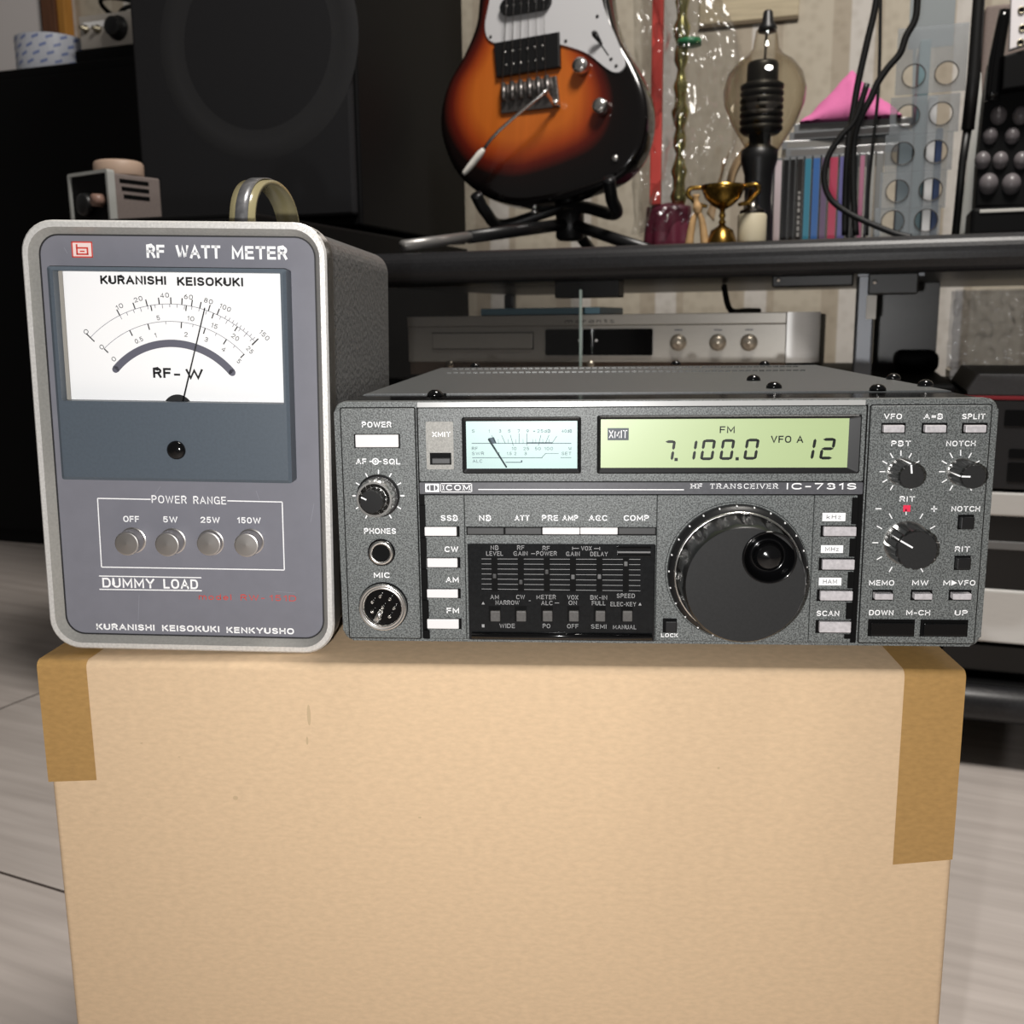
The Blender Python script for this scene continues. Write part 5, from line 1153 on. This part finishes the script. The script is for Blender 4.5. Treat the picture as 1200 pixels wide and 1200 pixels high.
# transmitting valve
YV = .215; FV = on(891, YV); vv = thing('vacuum_tube', 'big glass transmitting tube with black finned anode on the rack', 'tube', FV)
k = FV.k(893, 110)
gl = clear('tube_glass', (240, 236, 226), (150, 128, 92), .03, 1.2)
vz = lambda py: zat(FV, 893, py)
xo = FV.loc(896, 110)[0]
f = MB(); f.lathe([(17*k, vz(180)), (24*k, vz(168)), (38*k, vz(145)), (47*k, vz(122)), (48.5*k, vz(106)), (44*k, vz(88)), (34*k, vz(74)), (22*k, vz(66)), (15.5*k, vz(58)), (13.5*k, vz(45)), (12*k, vz(36)), (6*k, vz(33))], (xo, 0, 0), gl, 'z', 48, cap=False); f.obj('glass_bulb', vv)['label'] = 'clear glass bulb'
pf = [(12*k, vz(160))]
f = MB()
f.lathe([(18*k, vz(98)), (18.5*k, vz(96)), (18.5*k, vz(77)), (17*k, vz(73)), (0, vz(72.5))], (xo-3*k, 0, 0), satin, 'z', 36)
pr_ = [(20*k, vz(158))]
for i in range(7):
    y0 = 154-8.2*i; pr_ += [(24.5*k, vz(y0)), (25.5*k, vz(y0-1.5)), (25.5*k, vz(y0-4.5)), (24.5*k, vz(y0-5.5)), (21*k, vz(y0-6.5)), (21*k, vz(y0-7.5))]
pr_ += [(19*k, vz(96.5))]
f.lathe(pr_, (xo-3*k, 0, 0), satin, 'z', 40); f.obj('anode', vv)['label'] = 'black finned anode'
f = MB(); f.tube([(xo-1*k, 0, vz(73)), (xo, 0, vz(40))], 1.6*k, pole, 8); f.lathe([(11*k, vz(38)), (11*k, vz(33)), (7*k, vz(27)), (5.5*k, vz(15)), (4*k, vz(13)), (0, vz(13))], (xo+1*k, 0, 0), satin, 'z', 24); f.obj('top_cap', vv)['label'] = 'black top cap'
f = MB(); f.lathe([(24*k, 0), (24*k, .006), (20*k, .012), (16*k, vz(235)), (17*k, vz(205)), (22*k, vz(188)), (22*k, vz(176)), (13*k, vz(170)), (13*k, vz(157))], (xo-4*k, 0, 0), satin, 'z', 32); f.obj('base', vv)
# trophy cup
YK = .12; FK = on(846, YK); tr_ = thing('trophy_cup', 'small gold trophy cup with two handles in front of the glass tube', 'trophy', FK)
k = FK.k(846, 240); kz = lambda py: zat(FK, 846, py); gold = mat('worn_gold', (186, 146, 70), .24, 1, n=(160, .25, 1.2)); gold2 = mat('dark_gold', (120, 92, 44), .25, 1)
f = MB(); f.lathe([(3*k, kz(246)), (12*k, kz(241)), (21*k, kz(232)), (25*k, kz(222)), (26*k, kz(217)), (24.5*k, kz(217)), (22*k, kz(226)), (0, kz(238))], (0, 0, 0), gold, 'z', 36); f.obj('cup', tr_)
for s in (-1, 1):
    f = MB(); f.tube([(s*24*k, 0, kz(219)), (s*38*k, 0, kz(219)), (s*41*k, 0, kz(226)), (s*36*k, 0, kz(232)), (s*30*k, 0, kz(238)), (s*18*k, 0, kz(241))], [2.2*k, 3*k, 3*k, 2.4*k, 3*k, 2*k], gold, 10, sub=4); f.obj('handle', tr_)
f = MB(); f.lathe([(3.5*k, kz(263)), (4.5*k, kz(260)), (2.6*k, kz(257)), (4.2*k, kz(253)), (3*k, kz(249)), (3.4*k, kz(245))], (0, 0, 0), gold, 'z', 20); f.obj('stem', tr_)
f = MB(); f.lathe([(20*k, 0), (20*k, .003), (13*k, kz(270)), (5*k, kz(265)), (3*k, kz(262))], (0, 0, 0), gold2, 'z', 32); f.obj('base', tr_)
# jar
YJ = .14; FJ = on(881, YJ); k = FJ.k(881, 262); jz = lambda py: zat(FJ, 881, py); jr = thing('candle_jar', 'cream candle jar with a dark metal lid, between trophy and disc cases', 'jar', FJ)
f = MB(); f.lathe([(16*k, 0), (17*k, .002), (17*k, jz(253)), (15.5*k, jz(251)), (0, jz(251))], (0, 0, 0), mat('cream_wax', (196, 186, 160), .5), 'z', 32); f.obj('jar', jr)
f = MB(); f.lathe([(15*k, jz(251)+.0001), (15*k, jz(247)), (9*k, jz(244)), (7*k, jz(234)), (5*k, jz(222)), (5.5*k, jz(214)), (0, jz(213))], (0, 0, 0), mat('dark_pewter', (96, 92, 88), .2, 1), 'z', 24); f.obj('lid', jr)
# straw figure
YS_ = .115; FS = on(817, YS_); k = FS.k(818, 255); sz_ = lambda py: zat(FS, 818, py); straw = mat('straw', (186, 150, 104), .7, n=(80, .75, 1.15), stretch=(4, 4, 1))
st = thing('straw_doll', 'small straw doll with splayed limbs left of the trophy', 'doll', FS)
for s in (-1, 1): f = MB(); f.tube([(s*2*k, 0, sz_(250)), (s*6*k, 0, sz_(262)), (s*10*k, 0, 2*k)], [2.6*k, 4*k, 5.4*k], straw, 8, sub=3); f.obj('straw_limb', st)
f = MB(); f.tube([(0, 0, sz_(251)), (0, 0, sz_(243)), (-2*k, 0, sz_(236)), (-2*k, 0, sz_(228))], [4*k, 6*k, 3*k, 4.2*k], straw, 10, sub=3); f.obj('torso', st)
# wrapped ornament
YO = .37; FO = on(785, YO); k = FO.k(785, 150); oz = lambda py: zat(FO, 785, py); ox = lambda px, py=150: FO.loc(px, py)[0]
on_ = thing('wrapped_ornament', 'cellophane wrapped ornament with red bar and green-gold column beside the guitar', 'ornament', FO)
f = MB(); f.box(ox(763), ox(776), -.006, .004, oz(240), oz(-60), mat('red_lacquer', (186, 72, 66), .35, n=(40, .9, 1.06)), .002); f.obj('red_bar', on_)['label'] = 'flat red bar'
brass = mat('green_brass', (196, 190, 128), .2, .9, n=(90, .55, 1.15))
f = MB(); prf = []
for i in range(31):
    py = 240-10*i; prf.append((5*k*(1+.45*math.sin(i*1.9)+.25*math.sin(i*.7))+2.2*k, oz(py)))
f.lathe(prf, (ox(795), .012, 0), brass, 'z', 24); f.obj('column', on_)['label'] = 'turned green-gold column'
f = MB(); f.lathe([(6*k, oz(54)), (14*k, oz(53)), (14*k, oz(46)), (6*k, oz(45))], (ox(804), .012, 0), mat('green_disc', (38, 118, 74), .35), 'z', 24); f.obj('green_disc', on_)['label'] = 'green disc'
def basef(u, v):
    a = 2*PI*u; h = oz(236)*(1-v); r = (26+3.5*math.sin(9*a)*v+4*v)*k*(1 if v > 0 else 1)
    if v < .04: r *= v/.04+.001
    return (r*math.cos(a)+ox(783), .012+.6*r*math.sin(a), max(h, 0))
f = MB(); f.grid(basef, 72, 14, mat('burgundy_satin', (92, 36, 52), .35, spec=.6)); f.obj('cloth_base', on_)['label'] = 'burgundy satin base'
def wrapf(u, v):
    py = -40+313*v; px = 741+(66+62*max(0, math.sin(PI*min(1, v*1.02)))**.7)*u
    return (ox(px), -.018+crinkle(u*1.5, v*2.2, 3.2, .024)+.028*(2*u-1)**2, max(oz(py), .001))
f = MB(); f.grid(wrapf, 46, 70, film); 
f.grid(lambda u, v: (wrapf(u, v)[0], .05+crinkle(u*2+4, v*3, 2.6, .02), wrapf(u, v)[2]), 30, 40, film); f.obj('clear_wrap', on_)['label'] = 'crinkled clear cellophane'
f = MB(); tan = mat('tan_paper', (150, 126, 96), .6)
f.grid(lambda u, v: (ox(826+26*v+9*u-18*u*v, 200), .025+.02*math.sin(3*u)*v, oz(250-74*v+10*u)), 6, 16, tan, thick=.0008); f.grid(lambda u, v: (ox(846+26*v*v+12*u, 200), .035+.015*math.cos(4*u), oz(214-50*v+9*u)), 6, 12, tan, thick=.0008); f.obj('paper_leaf', on_)['label'] = 'tan paper leaf'
# perforated clear organiser
YH = .20; FH = on(1090, YH); hx = lambda px, py=150: FH.loc(px, py)[0]; hzz = lambda py: zat(FH, 1090, py)
og = thing('clear_organiser', 'translucent grey plastic organiser with two columns of round holes', 'organiser', FH)
pl2 = mat('smoky_clear_plastic', (150, 156, 160), .2, spec=.6, alpha=.42)
f = MB()
def hole_cell(x0, x1, z0, z1, cx, cz, r, y, n=24):
    vs, fs = [], []
    for i in range(n):
        a = 2*PI*i/n+PI/4; c, s = math.cos(a), math.sin(a); m_ = max(abs(c), abs(s))
        ex = (x0+x1)/2+c/m_*(x1-x0)/2; ez = (z0+z1)/2+s/m_*(z1-z0)/2
        vs += [(ex, y, ez), (cx+r*c, y, cz+r*s), (ex, y+.002, ez), (cx+r*c, y+.002, cz+r*s)]
    for i in range(n):
        j = (i+1) % n; fs += [(4*i, 4*i+1, 4*j+1, 4*j), (4*i+2, 4*j+2, 4*j+3, 4*i+3), (4*i+1, 4*i+3, 4*j+3, 4*j+1)]
    f.raw(vs, fs, pl2)
rows = [35, 62, 111, 155, 197, 242, 276]
rimm = mat('hole_rim', (70, 66, 62), .3); rims = []
for cxs_, xa, xb in ((lambda py: 1067-.085*(py-90), lambda py: 1046-.085*(py-90), lambda py: 1088-.08*(py-90)), (lambda py: 1105-.075*(py-90), lambda py: 1088-.08*(py-90), lambda py: 1128-.11*(py-90))):
    for i, py in enumerate((87, 134, 178, 222, 264)):
        z1, z0 = hzz((py-23) if i else 30), max(hzz(py+22) if i < 4 else 0, 0.0)
        hole_cell(hx(xa(py)), hx(xb(py)), z0, z1, hx(cxs_(py)), hzz(py) if i < 4 else hzz(258), 13*FH.k(1080, py), 0)
        rims.append((hx(cxs_(py)), hzz(py) if i < 4 else hzz(258), 13*FH.k(1080, py)))
f.obj('holed_sheet', og)
for x, z, r in rims:
    f = MB(); f.lathe([(r, 0), (r*1.07, .0014), (r*1.1, 0)], (x, 0, z), rimm, n=28, cap=False); f.obj('hole_rim', og)
f = MB(); f.box(hx(1034, 270), hx(1104, 270), .006, .12, 0, .003, pl2); f.obj('bottom', og)
for (a, b_, t_, c, nm, dy_) in ((1062, 1078, 150, (120, 132, 138), 'slim grey sleeve behind the left column of holes', .03), (1094, 1104, 112, (214, 214, 214), 'slim white sleeve behind the right column of holes', .022), (1105, 1113, 150, (44, 62, 98), 'slim dark blue sleeve behind the right column of holes', .024), (1080, 1093, 40, (104, 128, 134), 'tall blue-grey sleeve between the two columns of holes', .036)):
    dx = -9; x0, x1 = hx(a+dx, 200), hx(b_+dx, 200); f = MB(); f.box(0, x1-x0, 0, .09, 0, hzz(t_), mat('sleeve_%d' % c[0], c, .5), .0008)
    tag(f.obj('sleeve', frame=FH.at(x0, dy_, .0034)), nm, 'sleeve', 'sleeves inside the clear organiser')
# grey card above
f = MB(); FG = ROOM.at(rloc(1090, 270, YH+.15)[0], YH+.15, SZ)
p_ = [FG.loc(*q) for q in ((1064, 58), (1117, 53), (1124, -60), (1070, -60))]
f.prism(p_, 0, .002, mat('grey_card', (128, 134, 136), .6)); f.prism([FG.loc(*q) for q in ((1066, 275), (1070, 275), (1074, 57), (1070, 57))], .0, .002, mat('grey_card', (128, 134, 136)))
tag(f.obj('grey_card', frame=FG), 'plain grey card rising above the clear organiser', 'card')
# black cables
YCb = .17; bk = mat('cable_black', (12, 12, 12), .45)
CX_ = lambda px, py, y=YCb: (rloc(px, py, y)[0], y, max(rloc(px, py, y)[1], SZ+.0036))
for pts, r, lab in ((((1030, -60), (1027, 0), (1016, 50), (1006, 95), (1000, 130), (994, 170), (991, 220), (990, 276)), .0036, 'thick straight black cable hanging left of the organiser'),
                    (((1078, -60), (1075, 2), (1072, 24), (1062, 42), (1055, 62), (1040, 80), (1028, 98), (1020, 116), (1010, 135), (1001, 165), (1000, 220), (1003, 276)), .0036, 'thick bending black cable in front of the organiser'),
                    (((1016, 98), (1002, 140), (985, 160), (970, 185), (966, 212), (974, 234), (995, 250), (1020, 262), (1050, 274), (1068, 278)), .0032, 'black cable looping in front of the disc cases'),
                    (((1034, -60), (1032, 0), (1031, 60), (1029, 110), (1024, 160), (1018, 220), (1016, 276)), .0018, 'thin black cable right of the thick cables')):
    f = MB(); yy = YCb-(.016 if 'bending' in lab else .032 if 'looping' in lab else -.018 if 'thin' in lab else 0); f.tube([CX_(*p, yy) for p in pts], r, bk, 8, sub=5); tag(f.obj('cable', frame=ROOM), lab, 'cable', 'black cables on the rack')
# rod, paper, bumpy black panel and white panel at the right edge
f = MB(); YR_ = .15; f.tube([CX_(1119.5, 276, YR_), CX_(1128, 190, YR_), CX_(1134, 150, YR_)], [.004, .004, .0045], bk, 8); f.tube([CX_(1134, 152, YR_), CX_(1141, 90, YR_), CX_(1147, 0, YR_), CX_(1150, -50, YR_)], [.0066, .0066, .006, .006], bk, 10)
tag(f.obj('black_rod', frame=ROOM), 'slanting thick black rod right of the clear organiser', 'rod')
YW_ = .26; f = MB(); f.prism([rloc(*q, YW_) for q in ((1121, 276), (1139, 276), (1143, 240), (1152, 160), (1150, 85), (1142, 82), (1136, 160), (1132, 210))], YW_, YW_+.004, mat('white_paper', (206, 206, 200), .6))
tag(f.obj('paper_strip', frame=ROOM), 'tall white paper strip behind the black rod', 'paper')
YBr = .42; r = ROOM.rect(1146, 1215, 4, 280, YBr); f = MB(); f.box(r[0], r[1], YBr, YBr+.05, SZ, r[3], mat('grey_brown_weave', (120, 108, 102), .8, n=(500, .85, 1.1)), .003)
tag(f.obj('woven_board', frame=ROOM), 'grey-brown cloth covered panel behind the bumpy black tray', 'panel')
YE = .20; FE = ROOM.at(rloc(1143, 266, YE)[0], YE, SZ); e = thing('bumpy_tray', 'black tray with rows of round glossy bumps at the right edge', 'tray', FE)
ex = lambda px, py=200: FE.loc(px, py)[0]; ez = lambda py: zat(FE, 1175, py)
f = MB(); f.box(ex(1141), ex(1260), -.012, .06, 0, ez(243), matte, .004); f.box(ex(1150), ex(1260), -.0135, -.010, ez(250), ez(246), mat('light_plate', (190, 188, 182)), .0006); f.obj('base', e)
f = MB(); f.prism([FE.loc(*q) for q in ((1144, 242), (1148, 180), (1156, 105), (1162, 66), (1260, 66), (1260, 242))], .012, .05, matte, .003); f.obj('back_plate', e)
dm = mat('bump_grey', (104, 99, 101), .36)
for py, xs_, r in ((214, (1160, 1187, 1214, 1241), 11.5), (186, (1153, 1174, 1199, 1226), 9.5), (157, (1162, 1188, 1212, 1238), 9), (133, (1172, 1198, 1222), 10)):
    for px in xs_:
        x, z = FE.loc(px, py); k = FE.k(px, py); f = MB(); f.lathe([(r*1.02*k*math.cos(q*PI/16), r*1.1*k*math.sin(q*PI/16)) for q in range(9)], (x, .013, z), dm, n=24, cap=False, T=Matrix.Translation((0, 0, z)) @ Matrix.Diagonal((1, 1, 1.18, 1)) @ Matrix.Translation((0, 0, -z))); f.obj('bump', e)
YW = .14; FWp = ROOM.at(rloc(1180, 100, YW)[0], YW, 0); 
r_ = [FWp.loc(*q) for q in ((1184, 61), (1184, -60), (1290, -60), (1290, 35))]
# ------------------------------------------------------------------ panel unit standing on the tray base
zb0 = SZ+ez(243)+.0003
PU = ROOM.at(rloc(1172, 100, YE-.004)[0], YE-.004, zb0); pu = thing('white_panel_unit', 'white panel with black sockets on a black box at top right corner', 'unit', PU)
f = MB(); q0 = [PU.loc(*q) for q in ((1173, 108), (1175, 68), (1300, 30), (1300, 90))]; f.prism(q0, -.012, .012, matte, .002); f.prism([PU.loc(*q) for q in ((1250, 300), (1250, 70), (1300, 70), (1300, 300))][:0] or [(PU.loc(1262, 100)[0], 0), (PU.loc(1262, 100)[0], PU.loc(1262, 80)[1]), (PU.loc(1300, 100)[0], PU.loc(1262, 80)[1]), (PU.loc(1300, 100)[0], 0)], -.008, .010, matte); f.obj('black_box', pu)
f = MB(); f.prism([PU.loc(*q) for q in ((1181, 62), (1185, -50), (1290, -50), (1290, 28))], -.014, -.004, mat('white_panel', (226, 222, 224), .4), .001)
for px, py in ((1197, 12), (1198, 33), (1196, 50), (1222, 8), (1222, 26)): x, z = PU.loc(px, py, -.014); k = PU.k(px, py); f.lathe([(4.6*k, .014), (4.4*k, .0155), (3*k, .0155), (2.8*k, .0142)], (x, 0, z), mat('brass_jack', (190, 170, 110)), n=18, cap=False); f.disc((x, z), 3.6*k, -.0146, matte, 16)
f.obj('socket_panel', pu)['label'] = 'white panel with round black sockets'
f = MB(); f.tube([(PU.loc(1166, 60)[0], .0, PU.loc(1166, 118)[1]), (PU.loc(1168, 60)[0], .0, PU.loc(1168, 70)[1]), (PU.loc(1176, 40)[0], .0, PU.loc(1176, 12)[1])], [.0075, .0075, .006], gloss, 14, sub=4); f.obj('grip', pu)['label'] = 'glossy black curved grip'
